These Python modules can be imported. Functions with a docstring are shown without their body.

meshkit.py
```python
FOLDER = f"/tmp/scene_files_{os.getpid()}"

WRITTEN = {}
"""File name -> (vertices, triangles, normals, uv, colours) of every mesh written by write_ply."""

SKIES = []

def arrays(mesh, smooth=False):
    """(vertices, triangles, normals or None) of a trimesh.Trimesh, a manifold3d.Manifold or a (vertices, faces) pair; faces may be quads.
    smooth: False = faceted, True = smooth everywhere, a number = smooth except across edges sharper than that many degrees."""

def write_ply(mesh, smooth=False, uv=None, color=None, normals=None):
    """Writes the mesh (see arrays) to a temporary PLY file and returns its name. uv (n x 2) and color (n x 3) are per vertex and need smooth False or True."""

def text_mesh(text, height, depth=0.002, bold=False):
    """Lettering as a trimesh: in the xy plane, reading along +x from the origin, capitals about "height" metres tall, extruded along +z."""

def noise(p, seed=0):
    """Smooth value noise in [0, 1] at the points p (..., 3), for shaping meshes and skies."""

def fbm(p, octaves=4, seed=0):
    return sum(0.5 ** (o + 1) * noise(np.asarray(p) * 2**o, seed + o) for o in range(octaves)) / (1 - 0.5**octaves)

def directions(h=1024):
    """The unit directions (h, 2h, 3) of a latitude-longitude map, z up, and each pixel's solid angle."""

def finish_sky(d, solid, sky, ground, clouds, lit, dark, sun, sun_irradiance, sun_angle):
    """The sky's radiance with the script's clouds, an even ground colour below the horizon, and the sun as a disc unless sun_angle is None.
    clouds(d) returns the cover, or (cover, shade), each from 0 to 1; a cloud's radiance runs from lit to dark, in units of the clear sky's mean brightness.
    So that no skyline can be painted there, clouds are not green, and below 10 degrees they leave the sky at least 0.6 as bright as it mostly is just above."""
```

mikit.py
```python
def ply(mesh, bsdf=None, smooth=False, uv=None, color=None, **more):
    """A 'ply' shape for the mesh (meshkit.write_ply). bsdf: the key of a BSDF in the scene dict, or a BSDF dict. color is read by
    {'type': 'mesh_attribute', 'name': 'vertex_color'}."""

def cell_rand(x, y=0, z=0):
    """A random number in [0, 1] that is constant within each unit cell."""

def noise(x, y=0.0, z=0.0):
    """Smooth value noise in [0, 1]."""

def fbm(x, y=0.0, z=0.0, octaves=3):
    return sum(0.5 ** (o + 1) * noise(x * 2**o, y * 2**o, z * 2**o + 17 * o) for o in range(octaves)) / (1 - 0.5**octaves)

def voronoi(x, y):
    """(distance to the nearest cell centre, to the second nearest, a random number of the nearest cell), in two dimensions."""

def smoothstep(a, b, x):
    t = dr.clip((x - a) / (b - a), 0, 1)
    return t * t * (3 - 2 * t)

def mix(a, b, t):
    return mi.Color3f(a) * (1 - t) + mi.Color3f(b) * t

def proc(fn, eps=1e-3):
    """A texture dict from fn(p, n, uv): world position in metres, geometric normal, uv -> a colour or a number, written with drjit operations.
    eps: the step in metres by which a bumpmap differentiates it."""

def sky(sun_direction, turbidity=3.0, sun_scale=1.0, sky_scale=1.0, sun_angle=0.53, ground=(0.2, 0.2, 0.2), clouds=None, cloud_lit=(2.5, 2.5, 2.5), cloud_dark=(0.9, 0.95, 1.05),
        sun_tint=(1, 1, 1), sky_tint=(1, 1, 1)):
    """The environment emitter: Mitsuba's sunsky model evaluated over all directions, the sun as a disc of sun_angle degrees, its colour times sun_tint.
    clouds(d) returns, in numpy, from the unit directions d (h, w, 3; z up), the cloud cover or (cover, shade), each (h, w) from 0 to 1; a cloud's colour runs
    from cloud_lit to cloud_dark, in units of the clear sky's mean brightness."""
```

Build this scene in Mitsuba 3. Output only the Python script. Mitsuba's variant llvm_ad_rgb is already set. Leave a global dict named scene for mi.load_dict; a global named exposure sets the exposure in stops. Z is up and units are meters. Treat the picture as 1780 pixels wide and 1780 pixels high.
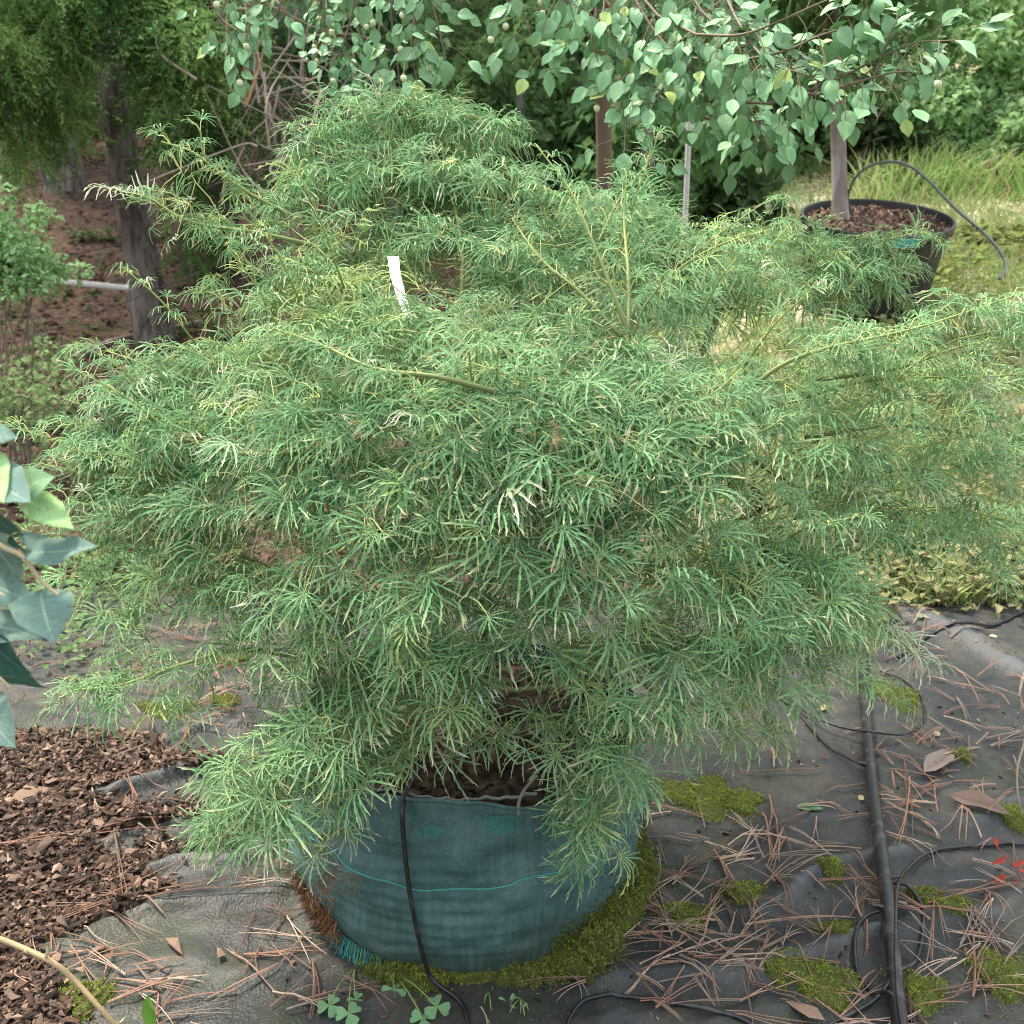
import math, random, numpy as np, trimesh, mitsuba as mi, mikit, meshkit
import drjit as dr
from mikit import noise, fbm, voronoi, cell_rand, smoothstep, mix, proc
from scipy.spatial import cKDTree
T = mi.ScalarTransform4f
scene, labels = {}, {}

# ------------------------------------------------------------------ camera, sky, exposure
CAM, PITCH, FOV = np.array([0, 0, 1.30]), math.radians(18.0), 54.8
FWD = np.array([0, math.cos(PITCH), -math.sin(PITCH)]); UPV = np.array([0, math.sin(PITCH), math.cos(PITCH)])
scene['camera'] = {'type': 'thinlens', 'fov': FOV, 'fov_axis': 'x', 'near_clip': 0.05, 'far_clip': 400.0,
                   'aperture_radius': 0.0022, 'focus_distance': 1.50,
                   'to_world': T().look_at(origin=CAM.tolist(), target=(CAM + FWD).tolist(), up=[0, 0, 1])}
scene['sky'] = mikit.sky((-0.40, 0.25, 0.88), turbidity=4, sun_scale=0.70, sun_angle=9, clouds=lambda d: (1.0, 1 - np.clip(d[..., 2], 0, 1)),
                         cloud_lit=(2.95, 3.12, 3.35), cloud_dark=(0.50, 0.54, 0.60), sun_tint=(0.95, 1.0, 1.06))
exposure = 3.05

# ------------------------------------------------------------------ helpers
rng = np.random.default_rng(7)
used = {}

def numbered(name):
    n = used.get(name, 0); used[name] = n + 1
    return name if n == 0 else f'{name}_{n:03d}'

def tag(k, label=None, cat=None, group=None, kind=None):
    labels[k] = {a: b for a, b in (('label', label), ('category', cat), ('group', group), ('kind', kind)) if b}
    return k

def thing(name, label, cat, group=None):
    return tag(numbered(name), label, cat, group)

def add(name, mesh, mat, parent=None, smooth=False, color=None):
    if isinstance(mesh, MB):
        mesh, color = mesh.get(), mesh.colors()
    k = numbered(name if parent is None else parent + '__' + name)
    scene[k] = mikit.ply(mesh, mat, smooth, color=color)
    return k

class MB:
    """collects triangles (and vertex colours) of ONE object or part"""
    def __init__(self): self.v, self.f, self.c, self.n = [], [], [], 0
    def add(self, v, f, c=(0.5, 0.5, 0.5)):
        v = np.asarray(v, float).reshape(-1, 3); f = np.asarray(f, int)
        if f.shape[1] == 4: f = np.vstack([f[:, [0, 1, 2]], f[:, [0, 2, 3]]])
        c = np.asarray(c, float)
        self.c.append(np.broadcast_to(c, (len(v), 3)).copy() if c.ndim == 1 else c)
        self.v.append(v); self.f.append(f + self.n); self.n += len(v)
        return self
    def get(self): return trimesh.Trimesh(np.vstack(self.v), np.vstack(self.f), process=False)
    def colors(self): return np.vstack(self.c)

def unit(a):
    a = np.asarray(a, float)
    return a / np.maximum(np.linalg.norm(a, axis=-1, keepdims=True), 1e-9)

def at(px, py, Y):
    """the point at distance Y ahead (metres along y) in the direction of a picture position, used only for laying things out"""
    d = FWD + (px - 890) / 1717 * np.array([1.0, 0, 0]) - (py - 890) / 1717 * UPV
    return CAM + d * (Y / d[1])

def bez(pts, n=24):
    """smooth curve through points (Catmull-Rom)"""
    p = np.asarray(pts, float); p = np.vstack([2 * p[0] - p[1], p, 2 * p[-1] - p[-2]])
    out, m = [], len(p) - 3
    for i in range(m):
        k = max(2, n // m)
        t = np.linspace(0, 1, k, endpoint=i == m - 1)[:, None]
        a, b, c, d = p[i:i + 4]
        out.append(0.5 * (2 * b + (c - a) * t + (2 * a - 5 * b + 4 * c - d) * t**2 + (3 * b - a - 3 * c + d) * t**3))
    return np.vstack(out)

def tube(p, r, s=6, cap=True):
    p = np.asarray(p, float); n = len(p); r = np.broadcast_to(np.asarray(r, float), (n,))
    t = unit(np.gradient(p, axis=0))
    a = np.zeros((n, 3)); u = np.cross(t[0], [0.13, 0.31, 0.94] if abs(t[0][2]) < 0.9 else [1, 0.2, 0]); u = u / np.linalg.norm(u)
    for i in range(n):
        u = u - t[i] * (u @ t[i]); u = u / max(np.linalg.norm(u), 1e-9); a[i] = u
    b = np.cross(t, a); ang = np.arange(s) * 2 * np.pi / s
    v = p[:, None] + r[:, None, None] * (np.cos(ang)[None, :, None] * a[:, None] + np.sin(ang)[None, :, None] * b[:, None])
    i, j = np.meshgrid(np.arange(n - 1), np.arange(s), indexing='ij')
    q = np.stack([i * s + j, i * s + (j + 1) % s, (i + 1) * s + (j + 1) % s, (i + 1) * s + j], -1).reshape(-1, 4)
    v = v.reshape(-1, 3); f = np.vstack([q[:, [0, 1, 2]], q[:, [0, 2, 3]]])
    if cap:
        v = np.vstack([v, p[:1], p[-1:]]); k = np.arange(s)
        f = np.vstack([f, np.stack([k * 0 + n * s, (k + 1) % s, k], 1), np.stack([k * 0 + n * s + 1, (n - 1) * s + k, (n - 1) * s + (k + 1) % s], 1)])
    return v, f

def frame(axis, normal):
    """rotation matrices whose columns are x = axis, y, z = normal (made square to the axis)"""
    x = unit(axis); z = unit(normal - x * (normal * x).sum(-1, keepdims=True)); y = np.cross(z, x)
    return np.stack([x, y, z], -1)

def place(v, f, M, t, s):
    """copies of one template as one vertex and face array"""
    k = len(t)
    vs = np.einsum('kij,nj->kni', M, v) * np.reshape(s, (-1, 1, 1)) + np.asarray(t)[:, None]
    fs = f[None] + (np.arange(k) * len(v))[:, None, None]
    return vs.reshape(-1, 3), fs.reshape(-1, 3)

def nz(p, s, seed=0):
    """cheap fractal noise about 0 for shaping"""
    p = np.asarray(p, float)
    return meshkit.noise(p * s, seed) - 0.5 + 0.5 * (meshkit.noise(p * s * 2.1, seed + 5) - 0.5)

# ------------------------------------------------------------------ materials
VC = {'type': 'mesh_attribute', 'name': 'vertex_color'}
def two(b): return {'type': 'twosided', 'bsdf': b}
def pr(col, rough, **k): return {'type': 'principled', 'base_color': col, 'roughness': rough, **k}
def rgb(*c): return {'type': 'rgb', 'value': list(c)}
scene['m_leaf'] = {'type': 'principledthin', 'base_color': VC, 'roughness': 0.28, 'diff_trans': 0.52, 'eta': 1.65}
scene['m_leaf_soft'] = {'type': 'principledthin', 'base_color': VC, 'roughness': 0.6, 'diff_trans': 0.7, 'eta': 1.4}
scene['m_leaf_gloss'] = two(pr(VC, 0.55, specular=0.32))
def near_leaf(col, vein):
    def fn(p, n, uv):
        s = dr.abs(uv.y - 0.5) * 2; u = uv.x
        q = (u - s * 0.22) * 8.0; w = dr.abs(q - dr.floor(q) - 0.5) * 2
        v = dr.maximum(smoothstep(0.88, 1.0, w) * smoothstep(1.0, 0.5, s) * 0.55, smoothstep(0.07, 0.02, s))
        a = fbm(p.x * 70, p.y * 70, p.z * 70, 3); sp = smoothstep(0.80, 0.86, noise(p.x * 300, p.y * 300, p.z * 300))
        c = mix(mi.Color3f(col) * 0.80, mi.Color3f(col) * 1.22, a)
        c = mix(c, vein, v * 0.7)
        c = mix(c, [0.30, 0.26, 0.14], smoothstep(0.93, 1.0, s) * 0.5)
        return mix(c, [0.16, 0.11, 0.05], sp * 0.5)
    return {'type': 'principledthin', 'base_color': proc(fn), 'roughness': 0.5, 'diff_trans': 0.45, 'eta': 1.4}
scene['m_near_blue'] = near_leaf([.155, .250, .215], [.36, .46, .36])
scene['m_near_green'] = near_leaf([.24, .42, .24], [.45, .58, .34])
scene['m_near_pale'] = near_leaf([.34, .54, .24], [.52, .66, .36])
scene['m_near_dark'] = near_leaf([.035, .085, .065], [.10, .18, .12])
scene['m_vc'] = two(pr(VC, 0.8, specular=0.25))
scene['m_twig'] = two(pr(VC, 0.55, specular=0.4))

def f_bark(p, n, uv):
    a = noise(p.x * 38, p.y * 38, p.z * 7); b = fbm(p.x * 90, p.y * 90, p.z * 22); c = noise(p.x * 7 + 3, p.y * 7, p.z * 2.5)
    base = mix([0.06, 0.05, 0.045], [0.20, 0.175, 0.155], smoothstep(0.25, 0.8, a * 0.6 + b * 0.5))
    return mix(base, [0.26, 0.25, 0.23], smoothstep(0.55, 0.8, c) * 0.6)
def f_bark_h(p, n, uv):
    return noise(p.x * 38, p.y * 38, p.z * 7) * 0.7 + fbm(p.x * 90, p.y * 90, p.z * 22) * 0.3
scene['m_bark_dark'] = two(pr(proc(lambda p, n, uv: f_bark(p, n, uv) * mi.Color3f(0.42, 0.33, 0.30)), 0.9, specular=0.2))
scene['m_bark'] = two({'type': 'bumpmap', 'arbitrary': {**proc(f_bark_h, 2e-3)}, 'scale': 0.02, 'bsdf': pr(proc(f_bark), 0.9, specular=0.2)})

def f_ground(p, n, uv):
    a = fbm(p.x * 3, p.y * 3, p.z * 3, 4); b = fbm(p.x * 26, p.y * 26, 0.0, 3); c = noise(p.x * 160, p.y * 45, 0.0)
    straw = mix([0.030, 0.020, 0.016], [0.096, 0.060, 0.046], smoothstep(0.3, 0.75, b * 0.6 + c * 0.45))
    soil = mix([0.022, 0.016, 0.012], [0.075, 0.052, 0.036], b)
    woods = mix(straw, soil, smoothstep(0.52, 0.70, a))
    field = mix([0.20, 0.20, 0.09], [0.50, 0.45, 0.32], smoothstep(0.35, 0.65, a * 0.5 + b * 0.5))
    w = smoothstep(0.05, 0.30, p.x / dr.maximum(p.y, 0.5) + (a - 0.5) * 0.2)
    return mix(woods, field, w * smoothstep(2.4, 3.0, p.y))
scene['m_ground'] = two(pr(proc(f_ground), 0.95, specular=0.1))

def f_cloth(p, n, uv):
    a = fbm(p.x * 5, p.y * 5, 3.0, 4); b = fbm(p.x * 40, p.y * 40, 1.0, 3); d = noise(p.x * 350, p.y * 350, 0.0)
    weave = 0.5 + 0.25 * dr.sin(p.x * 2600) + 0.25 * dr.sin(p.y * 2600)
    base = mix([0.026, 0.030, 0.030], [0.050, 0.056, 0.058], a) * (0.85 + 0.3 * weave)
    dust = smoothstep(0.50, 0.68, b * 0.55 + a * 0.45)
    base = mix(base, [0.066, 0.062, 0.048], dust * 0.55)
    algae = smoothstep(0.55, 0.72, fbm(p.x * 8 + 9, p.y * 8, 7.0, 3))
    base = mix(base, [0.045, 0.060, 0.036], algae * 0.6)
    fold_light = smoothstep(0.012, 0.042, p.z + (a - 0.5) * 0.03)      # fold light and shade painted by height, along with dirt in the hollows
    base = mix(base * 0.72, mix(base, [0.098, 0.110, 0.119], 0.72), fold_light)
    mud = smoothstep(0.46, 0.80, fbm(p.x * 13 + 4, p.y * 13, 5.0, 4)) * (0.4 + 0.6 * noise(p.x * 120, p.y * 120, 2.0))
    base = mix(base, [0.10, 0.085, 0.062], mud * 0.5)
    return mix(base, [0.22, 0.16, 0.11], smoothstep(0.90, 0.96, d) * 0.55)
def f_cloth_h(p, n, uv):
    return 0.7 * fbm(p.x * 40, p.y * 40, 1.0, 3) + 0.3 * noise(p.x * 350, p.y * 350, 0.0)
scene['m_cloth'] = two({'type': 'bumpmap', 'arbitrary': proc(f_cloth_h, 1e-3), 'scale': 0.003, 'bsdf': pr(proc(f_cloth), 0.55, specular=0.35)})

def f_pot(p, n, uv):
    ang = dr.atan2(p.y - 1.675, p.x + 0.083)
    rib = 0.5 + 0.5 * dr.sin(ang * 420); row = 0.5 + 0.5 * dr.sin(p.z * 1500)
    a = fbm(ang * 5, p.z * 9, 2.0, 4); s = noise(ang * 30, p.z * 120, 4.0)
    base = mix([0.030, 0.074, 0.071], [0.072, 0.142, 0.137], a * 0.7 + s * 0.35) * (0.93 + 0.07 * rib + 0.07 * row)
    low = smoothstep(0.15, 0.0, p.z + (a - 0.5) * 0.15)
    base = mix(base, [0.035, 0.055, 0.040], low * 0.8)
    scuff = smoothstep(0.45, 0.85, noise(ang * 60, p.z * 8, 8.0) * 0.5 + fbm(ang * 4, p.z * 12, 3.0, 4) * 0.6)
    base = mix(base, [0.10, 0.19, 0.18], scuff * 0.35) * (0.86 + 0.28 * noise(ang * 150, p.z * 420, 6.0))
    fleck = smoothstep(0.93, 0.97, noise(ang * 260, p.z * 260, 1.0))
    return mix(base, [0.35, 0.42, 0.40], fleck * 0.5)
def f_pot_h(p, n, uv):
    ang = dr.atan2(p.y - 1.675, p.x + 0.083)
    return 0.05 * dr.sin(ang * 420) * dr.sin(p.z * 1500) + noise(ang * 9, p.z * 60, 4.0) * 0.45
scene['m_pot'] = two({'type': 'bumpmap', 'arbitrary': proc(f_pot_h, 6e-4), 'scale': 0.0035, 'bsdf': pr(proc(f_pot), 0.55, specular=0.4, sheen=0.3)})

def f_soil(p, n, uv):
    a = fbm(p.x * 60, p.y * 60, p.z * 60, 3)
    return mix([0.014, 0.010, 0.007], [0.06, 0.042, 0.030], smoothstep(0.35, 0.75, a))
scene['m_soil'] = two(pr(proc(f_soil), 0.95, specular=0.15))
def f_tube(p, n, uv):
    a = fbm(p.x * 45, p.y * 45, p.z * 45, 3)
    return mix([0.012, 0.013, 0.015], [0.05, 0.05, 0.05], smoothstep(0.45, 0.8, a))
scene['m_tube'] = two(pr(proc(f_tube), 0.42, specular=0.5))
scene['m_tube_grey'] = two(pr(rgb(0.10, 0.105, 0.105), 0.5))
scene['m_white'] = two(pr(rgb(0.90, 0.90, 0.90), 0.4, specular=0.5))
def f_pale(p, n, uv): return mix([0.46, 0.45, 0.41], [0.68, 0.67, 0.64], fbm(p.x * 20, p.y * 20, p.z * 20))
scene['m_pale'] = two(pr(proc(f_pale), 0.6))
scene['m_stitch'] = two(pr(rgb(0.06, 0.34, 0.30), 0.6))
scene['m_plastic'] = two(pr(rgb(0.018, 0.019, 0.021), 0.5, specular=0.5))
scene['m_wire'] = two(pr(rgb(0.10, 0.095, 0.09), 0.6))
scene['m_teal'] = two(pr(rgb(0.03, 0.30, 0.25), 0.5))

# ------------------------------------------------------------------ the setting
def sst(a, b, x):
    t = np.clip((x - a) / (b - a), 0, 1); return t * t * (3 - 2 * t)
def H(x, y):
    x, y = np.asarray(x, float), np.asarray(y, float)
    hl = 0.10 * np.clip(y - 4, 0, 3.5) + 0.35 * np.clip(y - 7.5, 0, 16) + 0.05 * np.clip(y - 23.5, 0, 100)
    hr = 0.354 * np.clip(y - 3.15, 0, 2.05) + 0.2 * np.clip(y - 5.2, 0, 3.8) + 0.5 * np.clip(y - 9, 0, 9) + 0.05 * np.clip(y - 18, 0, 100)
    w = sst(0.04, 0.26, x / np.maximum(y, 0.5))
    q = np.stack([x, y, 0 * x], -1)
    bump = nz(q, 1.1, 3) * 0.10 * sst(3.0, 4.5, y) + nz(q, 6.0, 4) * 0.018
    return hl * (1 - w) + hr * w + bump
def gnd(px, py, lift=0.0):
    """where the line of sight through a picture position meets the ground"""
    d = FWD + (px - 890) / 1717 * np.array([1.0, 0, 0]) - (py - 890) / 1717 * UPV
    if d[2] < 0 and -CAM[2] / d[2] * d[1] < 3.0: return CAM + d * (-CAM[2] / d[2]) + [0, 0, lift]
    P = CAM + d * np.arange(2.6, 40, 0.02)[:, None]
    hit = np.nonzero(P[:, 2] <= H(P[:, 0], P[:, 1]))[0]
    return P[hit[0] if len(hit) else -1] + [0, 0, lift]

gx = np.concatenate([np.linspace(-60, -9, 26)[:-1], np.linspace(-9, 9, 181), np.linspace(9, 60, 26)[1:]])
gy = np.concatenate([np.linspace(-12, 0, 13)[:-1], np.linspace(0, 14, 176), np.linspace(14, 80, 45)[1:]])
X, Yg = np.meshgrid(gx, gy)
Z = H(X, Yg) - 0.05 * (1 - sst(2.9, 3.25, Yg))
def grid_faces(h, w):
    i, j = np.meshgrid(np.arange(h - 1), np.arange(w - 1), indexing='ij')
    return np.stack([i * w + j, i * w + j + 1, (i + 1) * w + j + 1, (i + 1) * w + j], -1).reshape(-1, 4)
k = add('ground', MB().add(np.stack([X, Yg, Z], -1), grid_faces(*X.shape)), 'm_ground', smooth=True)
tag(k, kind='structure')

# wrinkled landscape cloth; folds are (from, to, half width, height)
FOLDS = []
def fold(p0, p1, w, h):
    FOLDS.append((gnd(*p0)[:2], gnd(*p1)[:2], w, h))
for a in [((110, 1392), (460, 1330), .030, .040), ((240, 1300), (470, 1250), .028, .032), ((140, 1470), (420, 1425), .024, .028),
          ((220, 1535), (480, 1480), .026, .030), ((95, 1640), (540, 1530), .040, .020), ((230, 1690), (560, 1690), .035, .016),
          ((1020, 1740), (1560, 1640), .045, .040), ((1290, 1590), (1560, 1480), .040, .040), ((1560, 1640), (1790, 1560), .040, .030),
          ((1520, 1050), (1790, 1180), .09, .060), ((1550, 1130), (1790, 1260), .05, .035), ((1600, 1440), (1790, 1410), .04, .030),
          ((1230, 1470), (1450, 1440), .03, .018), ((300, 1330), (420, 1240), .02, .012), ((1000, 1800), (1400, 1770), .035, .02)]:
    fold(*a)
def CL(x, y):
    """height of the cloth"""
    x, y = np.asarray(x, float), np.asarray(y, float)
    z = 0 * x
    for (a, b, w, h) in FOLDS:
        ab = b - a; L = np.hypot(*ab)
        t = ((x - a[0]) * ab[0] + (y - a[1]) * ab[1]) / L**2
        side = ((x - a[0]) * ab[1] - (y - a[1]) * ab[0]) / L
        tt = np.clip(t, 0, 1); side = side + 0.02 * np.sin(tt * 7 + a[0] * 9)
        off = np.hypot(side * np.where(side > 0, 1.35, .8), (t - tt) * L)
        wd = w * (0.45 + 0.55 * np.sin(np.pi * np.clip(tt * 0.8 + 0.15, 0, 1)))
        z = np.maximum(z, .72 * h * (.6 * np.exp(-(off / wd)**2 * 1.3) + .4 * np.exp(-off / wd * 1.8)) * (0.4 + 0.6 * sst(0, 0.35, tt)))
    q = np.stack([x, y, 0 * x], -1)
    rid = 1 - np.abs(nz(q * [1, 2.2, 1] + 3, 5.5, 25)) * 4
    return z + nz(q, 3.1, 21) * 0.012 + np.clip(rid, 0, 1)**4 * 0.008 + np.clip(1 - np.abs(nz(q * [2.4, 1, 1] + 9, 8.5, 27)) * 6, 0, 1)**3 * 0.0035
cx, cy = np.meshgrid(np.linspace(-2.3, 2.3, 320), np.concatenate([np.linspace(-1.6, 0.55, 26)[:-1], np.linspace(0.55, 3.3, 205)]))
cz = CL(cx, cy)
edge = 3.10 + 0.10 * np.sin(cx * 3.1) + 0.07 * np.sin(cx * 8.3 + 1)
cz = np.where(cy > edge, cz - (cy - edge) * 0.9 - 0.01, cz)
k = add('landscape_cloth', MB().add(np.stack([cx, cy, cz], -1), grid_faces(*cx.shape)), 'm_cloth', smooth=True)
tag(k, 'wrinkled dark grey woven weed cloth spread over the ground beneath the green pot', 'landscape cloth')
# ------------------------------------------------------------------ the laceleaf maple
def lace_leaf(seed, lod):
    """one finely cut maple leaf, base at the origin, axis +x, upper side +z. Returns v, f, weights (rib, tip)"""
    r = np.random.default_rng(seed)
    V, F, W, n0 = [], [], [], 0
    if lod == 2:
        angs = np.array([-112, -78, -44, -18, 8, 34, 66, 104.0])
    else:
        angs = np.array([-140, -104, -74, -48, -23, 0, 23, 48, 74, 104, 140.0])[(1 if seed % 2 else 0):(10 if seed % 2 else 11)]
    droop0 = r.uniform(0.0, 0.30)
    for a in angs:
        aa = math.radians(a + r.normal(0, 5)); L = (1.0 - 0.0029 * abs(a) - 0.000009 * a * a) * r.uniform(0.84, 1.1)
        m = {0: 12, 1: 8, 2: 4}[lod]
        t = np.linspace(0, 1, m)
        bend = r.normal(0, 0.24); th = aa + bend * t * t + 0.25 * np.sign(a) * -t * t * (abs(a) / 140)
        ds = L / (m - 1)
        x = np.concatenate([[0], np.cumsum(np.cos(th[1:]) * ds)]); y = np.concatenate([[0], np.cumsum(np.sin(th[1:]) * ds)])
        dr_ = droop0 * r.uniform(0.7, 1.3)
        z = 0.16 * L * np.sin(np.pi * np.minimum(t * 1.1, 1)) - dr_ * L * t**2.1 + 0.02 * np.sin(t * 9 + r.uniform(0, 6))
        sc = 1 - 0.30 * dr_ * t
        x, y = x * sc, y * sc
        shape = np.interp(t, [0, .12, .3, .5, .7, .9, 1], [.009, .011, .018, .0235, .021, .014, .004]) * L * r.uniform(0.85, 1.15) * (1.45 if lod == 2 else 1)
        if lod < 2:
            zigL = np.where(np.arange(m) % 2 == 1, 1.45, 0.75); zigR = np.where(np.arange(m) % 2 == 1, 1.45, 0.75)
            zigL[0] = zigR[0] = zigL[-1] = zigR[-1] = 1
        else: zigL = zigR = np.ones(m)
        nx, ny = -np.sin(th), np.cos(th); fx, fy = np.cos(th), np.sin(th)
        adv = 0.050 * L * (zigL > 1); advR = 0.030 * L * (zigR > 1)
        c = np.stack([x, y, z], 1)
        lft = np.stack([x + nx * shape * zigL + fx * adv, y + ny * shape * zigL + fy * adv, z + 0.55 * shape * zigL], 1)
        rgt = np.stack([x - nx * shape * zigR + fx * advR, y - ny * shape * zigR + fy * advR, z + 0.55 * shape * zigR], 1)
        tipw = sst(0.62, 0.97, t) * r.uniform(0.35, 1.0)
        if lod == 0:
            V += [lft, c, rgt]; W += [np.stack([0 * t, tipw], 1), np.stack([0.55 * (1 - t), tipw], 1), np.stack([0 * t, tipw], 1)]
            i = np.arange(m - 1)
            A, B, C = n0 + i, n0 + m + i, n0 + 2 * m + i
            for P, Q in ((A, B), (B, C)):
                F += [np.stack([P, Q, Q + 1], 1), np.stack([P, Q + 1, P + 1], 1)]
            n0 += 3 * m
        else:
            V += [lft, rgt]; W += [np.stack([0.2 * (1 - t), tipw], 1)] * 2
            i = np.arange(m - 1); A, C = n0 + i, n0 + m + i
            F += [np.stack([A, C, C + 1], 1), np.stack([A, C + 1, A + 1], 1)]
            n0 += 2 * m
    return np.vstack(V), np.vstack(F)[:, ::-1], np.vstack(W)
LACE = [[lace_leaf(100 * l + s, l) for s in range(10)] for l in range(3)]

TRUNK = np.array([-0.05, 1.73, 0.30])
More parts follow.
